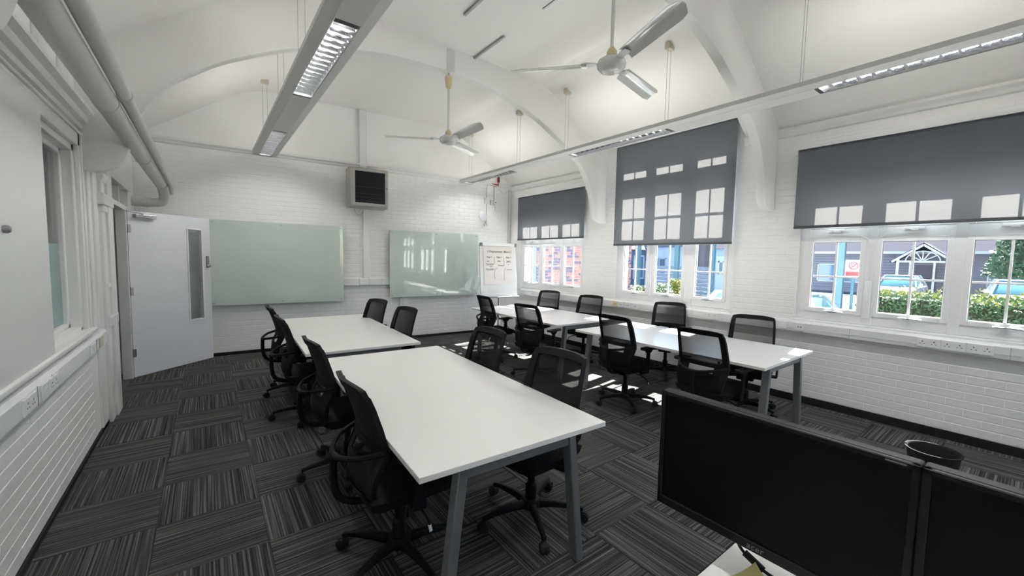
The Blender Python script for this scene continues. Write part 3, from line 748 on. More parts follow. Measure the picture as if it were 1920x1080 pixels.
tag(MB().tube([(4.70, yb(4.7) - .02, 2.27), (4.70, yb(4.7) - .02, 3.0), (4.72, yb(4.72) - .02, 3.06), (4.78, yb(4.78) - .02, 3.07), (4.96, yb(4.96) - .02, 3.06)], .009, 8).build('pipe_conduit', M['pipe'], smooth=True), 'white conduit rising from the disc lamp to the alarm cable', 'pipe')
tag(MB().tube([(4.88, yb(4.88) - .02, 2.77), (4.88, yb(4.88) - .02, 3.05)], .007, 8).build('pipe_conduit', M['pipe'], smooth=True), 'short white conduit above the dome sensor', 'pipe')

# ------------------------------------------------------------------ flip chart
fc = thing('flip_chart', 'white flip chart easel with handwritten paper in the far corner', 'flip chart', (4.47, 6.30, 0), R(-3))
TL_ = R(5)
def fcp(x, z, d=0.0): return (x, (z - .83) * math.tan(TL_) - d, z)
W2_ = .41
bd = MB(); bd.add([fcp(-W2_, .83), fcp(W2_, .83), fcp(W2_, 1.83), fcp(-W2_, 1.83), fcp(-W2_, .83, -.02), fcp(W2_, .83, -.02), fcp(W2_, 1.83, -.02), fcp(-W2_, 1.83, -.02)], [(0, 1, 2, 3), (7, 6, 5, 4), (0, 4, 5, 1), (1, 5, 6, 2), (2, 6, 7, 3), (3, 7, 4, 0)])
bd.build('board', M['whiteboard'], fc, bevel=.006)
cl = MB(); cl.box((-W2_, fcp(0, 1.80)[1] - .03, 1.785), (W2_, fcp(0, 1.80)[1] + .01, 1.845)); cl.build('clamp_bar', M['upvc'], fc, bevel=.008)
for s in (-1, 1): MB().box((s * W2_ - s * .002, fcp(0, 1.8)[1] - .035, 1.78), (s * (W2_ - .055), fcp(0, 1.8)[1] - .006, 1.845)).build('clamp_knob', M['silver'], fc, bevel=.006)
pv = []; pf = []; NX, NZ = 8, 14
for i in range(NX + 1):
    for k in range(NZ + 1):
        x = -.33 + .66 * i / NX; z = 1.06 + .72 * k / NZ
        rip = .004 * math.sin(k * 1.9 + i * .5) * max(0, 1 - k / 7) + .003
        pv.append(fcp(x, z, .006 + rip))
for i in range(NX):
    for k in range(NZ): a = i * (NZ + 1) + k; pf.append((a, a + 1, a + NZ + 2, a + NZ + 1))
MB().add(pv, pf).build('paper_pad', M['paper'], fc, smooth=True)
rx = math.pi / 2 - TL_
def note(txt, x, z, size, shear=.25): text_mesh('handwriting', txt, size, M['ink'], fc, fcp(x, z, .0125), (rx, 0, 0), shear)
note('( Employment  Basics )', 0.02, 1.665, .058)
for txt, x, z, s in (('Stage 1', -.21, 1.565, .042), ('Stage 2', .01, 1.565, .042), ('Stage 3', .22, 1.565, .042),
                     ('List', -.24, 1.49, .038), ('Requirements', -.20, 1.44, .030), ('Types', -.18, 1.395, .030), ('Assessment', -.21, 1.34, .038),
                     ('Why', .0, 1.49, .036), ('Advance', .04, 1.41, .036), ('Apply', .22, 1.49, .036), ('to', .22, 1.43, .032), ('Succeed', .23, 1.33, .036)):
    note(txt, x, z, s)
lines = MB()
for x, za, zb in ((-.10, 1.17, 1.33), (-.10, 1.45, 1.58), (.115, 1.13, 1.33), (.115, 1.40, 1.58)):
    lines.beam(fcp(x, za, .0118), fcp(x, zb, .0118), .004, .0008, (0, 1, 0))
for a, b in (((-.10, 1.33), (-.04, 1.37)), ((.115, 1.33), (.16, 1.38)), ((-.28, 1.425), (-.12, 1.43)), ((-.28, 1.325), (-.13, 1.33)), ((.16, 1.475), (.29, 1.48))):
    lines.beam(fcp(a[0], a[1], .0118), fcp(b[0], b[1], .0118), .004, .0008, (0, 1, 0))
lines.build('ruled_lines', M['ink'], fc)
MB().box((-W2_, fcp(0, .83)[1] - .07, .815), (W2_, fcp(0, .83)[1] + .01, .832)).build('pen_tray', M['silver'], fc, bevel=.003, seg=1)
MB().tube([(0.02, .06, .12), (0.02, .06, 1.3)], .018, 12).build('pole', M['silver'], fc, smooth=True)
for a in (90, 210, 330):
    MB().tube([(0.02, .06, .45), (0.02 + .38 * math.cos(R(a)), .06 + .38 * math.sin(R(a)), .014)], .012, 10).build('leg', M['silver'], fc, smooth=True)
MB().lathe([(.03, 0), (.03, .10)], (.02, .06, .42), 14).build('collar', M['silver'], fc, smooth=True)

# ------------------------------------------------------------------ left wall: boards, window, timber, door
lb = thing('whiteboard', 'large white glass board on near left wall beside the internal window', 'board', (XL, 2.2, .845), 0)
MB().prism(rrect(-1.6, 0, 1.245, 1.535, .05, 6), .028, .04, 'x').build('glass_sheet', M['whiteboard'], lb, bevel=.002, seg=1)
for yy in (.60, -1.5):
    for zz in (.80,): MB().lathe([(.007, 0), (.007, .04), (.017, .04), (.019, .052), (.014, .062), (.004, .066)], (0, yy, zz), 16, 'x').build('standoff', M['steel'], lb, smooth=True)
# internal window
wi = root('window_5', (XL, 0, .955))
def wbx(b, y0, y1, z0, z1, x0, x1): b.box((x0, y0, z0 - .955), (x1, y1, z1 - .955))
b = MB(); y0, y1, z0, z1 = LW
for (a, c, d, e) in ((y1 - .055, y1, z0, z1), (y0, y0 + .055, z0, z1), (y0, y1, z1 - .05, z1), (y0, y1, z0, z0 + .03)): wbx(b, a, c, d, e, -.17, -.005)
for (a, c, d, e) in ((y1 - .10, y1 - .055, z0 + .03, z1 - .05), (y0, y1, z1 - .085, z1 - .05), (y0, y1, z0 + .03, z0 + .065)): wbx(b, a, c, d, e, -.12, -.06)
wbx(b, 2.82, 2.9, z0, z1, -.15, -.02)
b.build('frame', M['gloss'], wi, bevel=.006)
b = MB()
wbx(b, y1 - .002, y1 + .05, z0 - .02, z1 + .10, -.002, .022); wbx(b, y1 + .05, y1 + .075, z0 - .02, z1 + .10, -.002, .03); wbx(b, y1 + .11, y1 + .185, z0 - .02, z1 + .10, -.002, .018)
wbx(b, y0, y1 + .19, z1 - .002, z1 + .09, -.002, .022); wbx(b, y0, y1 + .19, z1 + .09, z1 + .11, -.002, .032)
b.build('casing', M['gloss'], wi, bevel=.004, seg=2)
b = MB(); wbx(b, y0, y1 + .13, z0 - .035, z0 + .002, -.15, .055); b.build('sill', M['gloss'], wi, bevel=.012, seg=3)
for (a, c) in ((y0 + .055, 2.82), (2.90, y1 - .10)):
    b = MB(); wbx(b, a, c, 1.60, z1 - .085, -.092, -.087); b.build('clear_pane', M['glass'], wi)
    b = MB(); wbx(b, a, c, z0 + .06, 1.60, -.092, -.087); b.build('frosted_pane', M['frost'], wi)
# head cornice above the window and clerestory strip
cn = MB(); cn.prism([(XL, 2.46), (XL + .03, 2.47), (XL + .035, 2.50), (XL + .06, 2.52), (XL + .07, 2.56), (XL + .10, 2.585), (XL + .10, 2.61), (XL, 2.62)], YF, 4.62, 'y')
structure(cn.build('trim_12', M['gloss']))
for i, yy in enumerate((3.55, 4.05)):
    structure(MB().box((XL, yy, 2.62), (XL + .03, yy + .16, 3.06)).build('trim_%d' % (13 + i), M['gloss'], bevel=.006))
# timber pilasters, panel and rail between window and doorway
b = MB()
for (a, c, d, e, t) in ((4.60, 4.70, .93, 2.38, .03), (4.70, 4.82, .93, 2.30, .045), (5.06, 5.20, .0, 2.30, .04), (5.24, 5.47, 0, 2.345, .055)): b.box((XL - .002, a, d), (XL + t, c, e))
b.box((XL - .002, 4.80, .0), (XL + .014, 5.10, 2.30))
structure(b.build('trim_15', M['gloss'], bevel=.006))
b = MB()
b.prism([(XL, 2.44), (XL + .07, 2.44), (XL + .075, 2.40), (XL + .045, 2.36), (XL + .05, 2.30), (XL, 2.28)], 4.66, 4.98, 'y')
b.prism([(XL, 2.24), (XL + .06, 2.24), (XL + .065, 2.20), (XL + .045, 2.16), (XL, 2.15)], 5.04, 5.22, 'y')
b.box((XL, 5.0, 1.96), (XL + .065, 5.46, 2.06)); b.box((XL, 5.05, 1.90), (XL + .05, 5.42, 1.96))
b.box((XL, 5.08, .87), (XL + .06, 5.47, .96)); b.box((XL, 5.12, 1.22), (XL + .05, 5.30, 1.26))
structure(b.build('trim_16', M['gloss'], bevel=.008))
# dado trunking left
b = MB(); b.prism([(XL, .775), (XL + .055, .775), (XL + .06, .781), (XL + .06, .872), (XL + .045, .89), (XL, .895)], YF, 4.84, 'y')
tl = tag(b.build('dado_trunking', M['trunk']), 'white dado trunking on the left wall under the internal window', 'trunking')
for yy in (3.015, 3.26, 4.40): MB().box((XL + .058, yy - .003, .777), (XL + .0615, yy + .003, .874)).build('joint', M['silver'], tl)
def socket_left(y0, y1, label, kind, m=None):
    s = socket(-(y1 - y0) / 2, (y1 - y0) / 2, label, kind, 0, 0, .04, m)
    s.location = (XL + .06, (y0 + y1) / 2, .825); s.rotation_euler = (0, 0, math.pi); s['group'] = 'sockets on the left wall'
    return s
socket_left(2.79, 2.97, 'white switched outlet on left trunking, nearest the camera', 'double')
socket_left(3.06, 3.17, 'white switched outlet on left trunking below the white board corner', 'switch')
socket_left(3.19, 3.34, 'white double outlet on left trunking below the internal window', 'double')
socket_left(4.17, 4.34, 'white outlet at the door end of the left trunking', 'switch')
socket_left(4.50, 4.62, 'yellowed cable gland plate at the end of the left trunking', 'blank', M['cablebeige'])
# door frame with transom light (structure) and the open door leaf
dr = root('door_1', (XL, 5.47, 0))
b = MB()
for (a, c, d, e) in ((0, .03, 0, 2.345), (1.52, 1.55, 0, 2.345), (0, 1.55, 2.315, 2.345), (0, 1.55, 2.045, 2.10)): b.box((-.19, a, d), (.004, c, e))
for (a, c) in ((.50, .54), (1.03, 1.07)): b.box((-.14, a, 2.10), (-.02, c, 2.315))
b.box((-.085, 1.19, 0), (.012, 1.26, 2.05)); b.box((-.07, 1.262, 0), (-.02, 1.52, 2.05))
b.build('frame', M['gloss'], dr, bevel=.005)
for (a, c) in ((.03, .50), (.54, 1.03), (1.07, 1.52)): MB().box((-.085, a, 2.10), (-.08, c, 2.315)).build('transom_pane', M['glass'], dr)
b = MB(); b.box((0, 1.26, 0), (.024, 1.34, 2.06)); b.box((.0, -.06, 2.30), (.022, 1.62, 2.37)); b.build('casing', M['gloss'], dr, bevel=.005)
HX, HY = XL + .02, 6.69
ang = math.atan2(7.40 - HY, .070 - HX)
dl_ = thing('door_leaf', 'grey-white door standing open with narrow vision panel and closer', 'door', (HX, HY, .008), ang)
Ld = math.hypot(7.40 - HY, .070 - HX) - .01
b = panel_wall(0, Ld, 0, 2.035, [(.725, .935, .60, 1.87)], 0, .045); b.build('leaf', M['door'], dl_)
b = MB()
for (a, c, d, e) in ((.715, .735, .59, 1.88), (.925, .945, .59, 1.88), (.735, .925, .59, .61), (.735, .925, 1.86, 1.88)): b.box((a, -.008, d), (c, .053, e))
b.build('vision_bead', M['gloss'], dl_, bevel=.003, seg=1)
MB().box((.733, .019, .608), (.927, .026, 1.862)).build('vision_glass', M['glass'], dl_)
b = MB(); b.box((Ld - .075, -.022, 1.33), (Ld - .035, 0, 1.50)); lk = b.build('lock_plate', M['silver'], dl_, bevel=.005)
MB().lathe([(.012, -.06), (.02, -.055), (.02, -.035), (.008, -.03), (.008, -.02)], (Ld - .055, 0, 1.365), 14, 'y').build('turn_knob', M['chrome'], lk, smooth=True)
b = MB(); b.box((.06, -.05, 1.955), (.30, 0, 2.0)); cz = b.build('closer', M['steel'], dl_, bevel=.005)
MB().beam((.14, -.055, 2.005), (-.14, -.19, 2.012), .022, .006).build('closer_arm', M['steel'], cz)
for zz in (.30, 1.06, 1.82):
    b = MB(); b.box((-.03, -.004, zz - .05), (.03, .006, zz + .05)); b.tube([(0, -.006, zz - .05), (0, -.006, zz + .05)], .008, 10); b.build('hinge', M['steel'], dl_)
# pipes
tag(MB().tube(catmull([(-.44, -2.5, 2.42), (-.44, 0, 2.42), (-.44, 3, 2.43), (-.44, 6.9, 2.435), (-.425, 7.12, 2.41), (-.415, 7.24, 2.34), (-.425, 7.30, 2.25), (-.50, 7.31, 2.215), (-.749, 7.31, 2.21)], 5), .058, 18).build('heating_pipe', M['pipe'], smooth=True), 'thick pale grey pipe running along the left wall to the far corner', 'pipe')
hp = bpy.data.objects['heating_pipe']
MB().lathe([(.064, 0), (.066, .02), (.066, .05), (.064, .07)], (-.64, 7.31, 2.212), 18, 'x').build('coupling', M['pipe'], hp, smooth=True)
MB().tube([(-.475, 2.10, 2.44), (-.60, 2.10, 2.47), (-.749, 2.10, 2.49)], .075, 16).build('wall_branch', M['pipe'], hp, smooth=True)
for yy in (3.4, 5.2): MB().lathe([(.062, 0), (.062, .03)], (-.44, yy, 2.432), 18, 'y').build('joint_collar', M['pipe'], hp, smooth=True)
tag(MB().tube([(-.352, -2.5, 2.475), (-.352, 3, 2.475), (-.352, 7.0, 2.475), (-.35, 7.2, 2.46), (-.35, 7.28, 2.40), (-.35, 7.3, 2.34)], .034, 14).build('thin_heating_pipe', M['pipe'], smooth=True), 'thinner pale grey pipe running alongside the thick pipe', 'pipe')
MB().lathe([(.039, 0), (.039, .04)], (-.352, 3.35, 2.475), 14, 'y').build('joint_collar', M['pipe'], bpy.data.objects['thin_heating_pipe'], smooth=True)

# ------------------------------------------------------------------ luminaires
BLADE = MB().prism([(-.006, .038), (0, .002), (.006, .038)], -.068, .068, 'x').mesh('louvre_blade', M['louvre'])
def luminaire(xc, y_end, label, wires):
    L = thing('linear_luminaire', label, 'ceiling light', (xc, 0, 3.0), 0, 'long suspended luminaires')
    y0, y1 = YF + .4, y_end
    hw_, cw = .155, .077
    segs = [(y1 - 1.54 - 2.85 * k, y1 - 2.85 * k) for k in range(4)]
    segs = [(max(a, y0 + .05), b_ - .02) for a, b_ in segs if b_ > y0 + .3]
    # body: two wings, sides, top, and flat closing plates between the louvres
    b = MB()
    for s in (-1, 1):
        b.prism([(s * cw, 0), (s * hw_, .022), (s * hw_, .060), (s * (hw_ - .012), .060), (s * (hw_ - .012), .03), (s * cw, .012)], y0, y1, 'y')
        b.prism([(s * cw, 0), (s * cw, .075), (s * (cw + .006), .075), (s * (cw + .006), 0)], y0, y1, 'y')
    b.box((-cw, y0, .070), (cw, y1, .075))
    b.box((-hw_, y1 - .006, .0), (hw_, y1, .075)); b.box((-hw_, y0, .0), (hw_, y0 + .006, .075))
    pts = sorted([y0] + [q for sg in segs for q in sg] + [y1])
    for a, c in zip(pts[0::2], pts[1::2]):
        if c - a > .03: b.box((-cw, a, 0), (cw, c, .006))
    b.build('housing', M['lum'], L)
    for (a, c) in segs:
        lv = MB(); n = int((c - a) / .088)
        for s in (-1, 1):
            lv.prism([(s * .073, .002), (s * .075, .002), (s * .062, .06), (s * .060, .06)], a, c, 'y')
        lo = lv.build('louvre', M['louvre'], L)
        for i in range(1, n):
            link('louvre_blade', BLADE, lo, (0, a + (c - a) * i / n, 0))
        MB().box((-.074, a, .002), (.074, a + .05, .05)).build('louvre_end', M['lumdark'], L); MB().box((-.074, c - .03, .002), (.074, c, .05)).build('louvre_end', M['lumdark'], L)
        MB().tube([(0, a + .06, .050), (0, c - .04, .050)], .009, 10).build('lamp_tube', M['tube'], L, smooth=True)
        MB().tube([(0, a + .06, .098), (0, c - .04, .098)], .012, 10).build('uplight_tube', M['tubeup'], L, smooth=True)
    for (yy) in wires:
        for dx in (-.03, .03):
            MB().tube([(dx, yy, .07), (dx, yy, ceil_z(xc + dx) - 3.0 - .02)], .0022, 5).build('suspension_wire', M['wire'], L)
        MB().box((-.05, yy - .03, ceil_z(xc) - 3.0 - .05), (.05, yy + .03, ceil_z(xc) - 3.0 + .02)).build('ceiling_fixing', M['cablebeige'], L, bevel=.004, seg=1)
luminaire(0.75, 7.12, 'long suspended luminaire near the left wall and door with glowing louvres', (6.95, 5.45, 4.2, 1.5, -1.2))
luminaire(4.125, 7.0, 'long suspended luminaire along the window side in front of the blinds', (6.85, 5.35, 4.25, 2.68, 1.40, -1.0))

# ------------------------------------------------------------------ ceiling fans
def fan(y, ztop, rot, label):
    f = thing('ceiling_fan', label, 'ceiling fan', (2.42, y, 2.98), 0, 'ceiling fans')
    MB().lathe([(.012, -.045), (.05, -.043), (.082, -.032), (.102, -.008), (.106, .012), (.096, .038), (.06, .06), (.035, .07), (.03, .075)], (0, 0, 0), 28).build('motor_housing', M['fan'], f, smooth=True)
    MB().lathe([(.038, .07), (.038, .10), (.03, .115), (.018, .13), (.016, .135)], (0, 0, 0), 16).build('lower_cup', M['cream'], f, smooth=True)
    MB().tube([(0, 0, .12), (0, 0, ztop - .14)], .013, 12).build('rod', M['fan'], f, smooth=True)
    MB().lathe([(.016, ztop - .19), (.034, ztop - .17), (.045, ztop - .10), (.048, ztop - .055), (.046, ztop - .05)], (0, 0, 0), 18).build('canopy_cup', M['cream'], f, smooth=True)
    MB().tube([(0, 0, ztop - .06), (0, 0, ztop + .02)], .008, 8).build('hook', M['steel'], f, smooth=True)
    for k in range(3):
        bl = MB(); n = 8; vs = []; fs = []
        for i in range(n + 1):
            t = i / n; r_ = .18 + .57 * t
            w_ = .052 + .012 * t if i < n else .045
            for s, dz in ((-1, -.008), (-.35, .006), (.35, .004), (1, -.018)):
                vs.append((r_ - (.02 if (abs(s) == 1 and i == n) else 0), s * w_, .022 + dz - s * .014))
        for i in range(n):
            for j in range(3): fs.append((i * 4 + j, i * 4 + j + 1, i * 4 + 5 + j, i * 4 + 4 + j))
        m_ = len(vs); vs += [(x, yy, z - .003) for x, yy, z in vs]
        fs += [tuple(q + m_ for q in reversed(g)) for g in fs[:]]
        ring = [i * 4 for i in range(n + 1)] + [n * 4 + 1, n * 4 + 2] + [i * 4 + 3 for i in range(n, -1, -1)] + [2, 1]
        for p, q in zip(ring, ring[1:] + ring[:1]): fs.append((p, q, q + m_, p + m_))
        bl.add(vs, fs)
        ar = MB(); ar.beam((.10, 0, .018), (.20, 0, .024), .05, .006, w1=.07); ar.box((.16, -.035, .014), (.22, .035, .022))
        bo = bl.build('fan_blade', M['fan'], f, smooth=True); bo.rotation_euler = (0, 0, R(rot + 120 * k))
        ar.build('blade_iron', M['fan'], bo, bevel=.001, seg=1)
    return f
fan(4.555, 3.785 - 2.98, 150, 'white ceiling fan further away, hanging before the network cabinet')
fan(2.045, 3.785 - 2.98, 131, 'white ceiling fan nearest the camera, hanging from the second arch')
MB().box((-.05, -.06, 3.785 - 2.98), (.05, .06, 1.06)).build('rib_bracket', M['lum'], bpy.data.objects['ceiling_fan'], bevel=.006)

# ------------------------------------------------------------------ tables
def table(ox, oy, a, w_, l_, label):
    t = thing('meeting_table', label, 'table', (ox, oy, 0), a, 'white meeting tables')
    MB().box((0, 0, .705), (w_, l_, .73)).build('tabletop', M['tabletop'], t, bevel=.0015, seg=1)
    for yy in (.055, l_ - .055):
        for s in (0, 1):
            xt, xb = (.205, .125) if s == 0 else (w_ - .205, w_ - .125)
            MB().beam((xb, yy, .008), (xt, yy, .70), .045, .058, (0, 1, 0)).build('leg', M['legmetal'], t, bevel=.004, seg=1)
            MB().box((xb - .018, yy - .018, 0), (xb + .018, yy + .018, .009)).build('foot', M['black'], t)
        MB().box((.22, yy - .02, .645), (w_ - .22, yy + .02, .704)).build('cross_beam', M['legmetal'], t, bevel=.003, seg=1)
    for xx in (w_ * .33, w_ * .67): MB().box((xx - .02, .05, .655), (xx + .02, l_ - .05, .704)).build('long_beam', M['legmetal'], t)
    return t
table(.6185, 1.371, -.0437, 1.010, 2.086, 'white table nearest the camera, four chairs pushed in')
table(1.656 - 1.009, 3.647 + .044, -.0437, 1.010, 2.19, 'white table behind the nearest one, in front of the glass boards')
table(3.524, 1.3096, .0113, 1.118, 2.05, 'white table by the hedge-facing windows, its top reflecting blue sky')
table(3.526, 3.702, .0113, 1.118, 2.038, 'white table by the flip chart and brick-view window')

# ------------------------------------------------------------------ chairs
def lerp_prof(prof, v):
    for (a, y, z, hw_), (b, y2, z2, hw2) in zip(prof, prof[1:]):
        if a <= v <= b:
            t = (v - a) / (b - a); return y + (y2 - y) * t, z + (z2 - z) * t, hw_ + (hw2 - hw_) * t
BPROF = [(0, -.205, .435, .175), (.12, -.232, .495, .20), (.26, -.222, .575, .218), (.40, -.178, .665, .225), (.46, -.178, .70, .224), (.62, -.20, .79, .220), (.80, -.232, .89, .215), (.93, -.26, .962, .207), (1.0, -.272, .99, .198)]
def bsurf(u, v):
    y, z, hw_ = lerp_prof(BPROF, v)
    return Vector((u * hw_, y + .034 * u * u, z - .016 * (u ** 4) * (1 if v > .9 else .3)))
def shell(cells, nu, nv, t):
    """closed thin shell over chosen cells of the back surface"""
    b = MB(); idx = {}
    def vid(i, j, s):
        k = (i, j, s)
        if k not in idx:
            p = bsurf(-1 + 2 * i / nu, j / nv); p = p + Vector((0, s * t / 2, 0)); idx[k] = len(b.v); b.v.append(tuple(p))
        return idx[k]
    for (i, j) in cells:
        b.f.append((vid(i, j, 1), vid(i + 1, j, 1), vid(i + 1, j + 1, 1), vid(i, j + 1, 1)))
        b.f.append((vid(i, j, -1), vid(i, j + 1, -1), vid(i + 1, j + 1, -1), vid(i + 1, j, -1)))
        for (di, dj, p, q) in ((-1, 0, (i, j), (i, j + 1)), (1, 0, (i + 1, j), (i + 1, j + 1)), (0, -1, (i, j), (i + 1, j)), (0, 1, (i, j + 1), (i + 1, j + 1))):
            if (i + di, j + dj) not in cells:
                b.f.append((vid(*p, 1), vid(*q, 1), vid(*q, -1), vid(*p, -1)))
    return b
NU, NV = 20, 30
frame_c = set(); up_c = set(); lo_c = set()
for i in range(NU):
    for j in range(NV):
        u = abs(-1 + 2 * (i + .5) / NU); v = (j + .5) / NV
        if u > .85 or v > .91 or v < .075 or .40 < v < .48: frame_c.add((i, j))
        elif v >= .48: up_c.add((i, j))
        elif v > .30 and u < .45 and v < .40: pass
        else: lo_c.add((i, j))
def make_chair(label):
    c = thing('task_chair', label, 'chair', (0, 0, 0), 0, 'black mesh task chairs')
    # seat cushion: rounded slab with waterfall front
    st = MB(); NXs, NYs = 10, 10; vs = []; fs = []
    for i in range(NXs + 1):
        for j in range(NYs + 1):
            u, v = -1 + 2 * i / NXs, -1 + 2 * j / NYs
            x = .245 * u * (1 - .10 * v * v) * (1 if abs(u) < .99 else .985); y = .015 + .235 * v * (1 - .06 * u * u)
            e = max(abs(u), abs(v)); z = .478 - .028 * max(0, (e - .6) / .4) ** 2 - (.02 * max(0, v - .5) * 2) + .006 * u * u
            vs.append((x, y, z))
    m_ = len(vs)
    vs += [(x * .94, y * .95, .415 + (z - .478) * .2) for x, y, z in vs]
    for i in range(NXs):
        for j in range(NYs):
            a = i * (NYs + 1) + j; fs.append((a, a + NYs + 1, a + NYs + 2, a + 1)); fs.append((m_ + a, m_ + a + 1, m_ + a + NYs + 2, m_ + a + NYs + 1))
    ring = [i * (NYs + 1) for i in range(NXs + 1)] + [NXs * (NYs + 1) + j for j in range(1, NYs + 1)] + [i * (NYs + 1) + NYs for i in range(NXs - 1, -1, -1)] + [j for j in range(NYs - 1, 0, -1)]
    for p, q in zip(ring, ring[1:] + ring[:1]): fs.append((p, q, q + m_, p + m_))
    st.add(vs, fs); st.build('seat', M['fabric'], c, smooth=True)
    pn = MB(); pn.box((-.19, -.17, .385), (.19, .18, .416)); pn.box((-.08, -.12, .335), (.08, .10, .386)); pn.build('seat_pan', M['chairplastic'], c, bevel=.012)
    shell(frame_c, NU, NV, .024).build('backrest_frame', M['chairplastic'], c, smooth=True)
    shell(up_c, NU, NV, .003).build('backrest_mesh', M['meshtop'], c, smooth=True)
    shell(lo_c, NU, NV, .006).build('lumbar_mesh', M['meshlow'], c, smooth=True)
    yk = bsurf(1, .42)
    sp = MB()
    sp.tube(catmull([(-.215, yk.y, .68), (-.16, -.25, .66), (-.06, -.305, .64), (0, -.315, .635), (.06, -.305, .64), (.16, -.25, .66), (.215, yk.y, .68)], 2), .013, 8)
    sp.tube(catmull([(0, -.312, .64), (0, -.315, .52), (0, -.29, .42), (0, -.20, .372), (0, -.06, .362)], 3), .018, 8)
    sp.build('back_support', M['chairplastic'], c, smooth=True)
    for s in (-1, 1):
        ap = MB()
        ap.beam((s * .17, .0, .398), (s * .272, -.005, .402), .07, .022, w1=.06)
        ap.beam((s * .268, -.005, .395), (s * .278, .0, .635), .018, .065, (0, 1, 0), h1=.05)
        ap.beam((s * .278, .0, .615), (s * .278, .0, .652), .03, .06, (0, 1, 0), h1=.13)
        a = ap.build('armrest', M['chairplastic'], c, bevel=.006)
        pd = MB(); pd.prism(rrect(s * .278 - .036, -.115, s * .278 + .036, .125, .03, 3), .65, .675, 'z'); pd.build('arm_pad', M['black'], a, bevel=.007)
    MB().lathe([(.034, .115), (.034, .20), (.026, .21), (.022, .215), (.022, .345)], (0, 0, 0), 16).build('gas_lift', M['chairplastic'], c, smooth=True)
    MB().lathe([(.03, .062), (.058, .068), (.062, .10), (.052, .118), (.034, .122)], (0, 0, 0), 20).build('hub', M['chairplastic'], c, smooth=True)
    lg = MB()
    pts = [(.045, .092, .052, .042), (.14, .098, .044, .034), (.25, .090, .034, .026), (.315, .078, .030, .020)]
    vs = []; fs = []
    for r_, z, w_, h_ in pts:
        for a, b_ in ((-1, -1), (1, -1), (.7, 1), (-.7, 1)): vs.append((r_, a * w_ / 2, z + b_ * h_ / 2))
    for i in range(3):
        for k in range(4): l = (k + 1) % 4; fs.append((i * 4 + k, i * 4 + l, i * 4 + 4 + l, i * 4 + 4 + k))
    fs += [(3, 2, 1, 0), (12, 13, 14, 15)]
    lg.add(vs, fs); lme = lg.mesh('leg', M['chairplastic'], bevel=.005, seg=2, smooth=True)
    cs = MB(); cs.tube([(.305, 0, .045), (.305, 0, .08)], .008, 8)
    cs.lathe([(.026, -.024), (.029, -.020), (.029, -.006), (.024, -.004), (.024, .004), (.029, .006), (.029, .020), (.026, .024)], (.318, 0, .0295), 16, 'y')
    cs.prism([(.288, .03), (.292, .052), (.306, .063), (.328, .061), (.342, .05), (.345, .036)], -.012, .012, 'y')
    cme = cs.mesh('caster', M['black'], smooth=True)
    for k in range(5):
        l = link('leg', lme, c); l.rotation_euler = (0, 0, 2 * math.pi * k / 5 + .31)
        link('caster', cme, l)
    lv = MB(); lv.tube([(.06, .02, .36), (.16, .04, .345), (.225, .05, .315), (.25, .055, .285)], .006, 8); lo = lv.build('lever', M['chairplastic'], c, smooth=True)
    MB().beam((.245, .054, .29), (.258, .057, .255), .02, .008).build('paddle', M['chrome'], lo, bevel=.003, seg=1)
    return c
proto = None
def chair(x, y, fdir, legrot, label):
    """fdir: world heading of the sitter in degrees"""
    global proto
    if proto is None: proto = make_chair(label); c = proto
    else: c = copy_tree(proto)
    c.location = (x, y, 0); rz = R(fdir - 90); c.rotation_euler = (0, 0, rz); c['label'] = label
    k = 0
    for ch in c.children:
        if ch.name.startswith('leg'): ch.rotation_euler = (0, 0, R(legrot + 72 * k) - rz); k += 1
    return c
G = 'black task chair '
chair(.765, 1.945, 0, 62, G + 'at the left side of the nearest table, closest to the camera')
chair(.80, 3.02, 2, 40, G + 'at the left side of the nearest table, second from the camera')
chair(.775, 4.25, 0, 30, G + 'left of the back table, nearer the camera')
chair(.79, 5.12, 0, 55, G + 'left of the back table, before the large glass board')
chair(1.60, 2.70, 182, 20, G + 'at the aisle side of the nearest table, further from the camera')
chair(1.535, 1.80, 186, 28, G + 'at the aisle side of the nearest table, beside its near corner')
chair(1.58, 5.26, 194, 10, G + 'at the aisle side of the back table, left of the cable duct')
chair(1.57, 4.30, 188, 45, G + 'at the aisle side of the back table, under the cable duct')
chair(3.635, 2.72, 0, 18, G + 'on the aisle side of the window table, star base fully visible')
chair(3.60, 1.77, -1, 50, G + 'on the aisle side of the window table, behind the monitor')
chair(3.60, 5.15, -4, 35, G + 'on the aisle side of the flip chart table, furthest from camera')
chair(3.46, 4.00, 7, 60, G + 'on the aisle side of the flip chart table, nearer camera')
chair(4.80, 5.40, 200, 15, G + 'against the window wall under the brick-view window')
chair(4.77, 4.40, 196, 30, G + 'on the window side of the flip chart table, right of its neighbour')
chair(5.00, 3.10, 204, 0, G + 'under the middle window, beside the window table')
chair(4.56, 1.87, 194, 40, G + 'on the window side of the window table, nearest the hedge window')

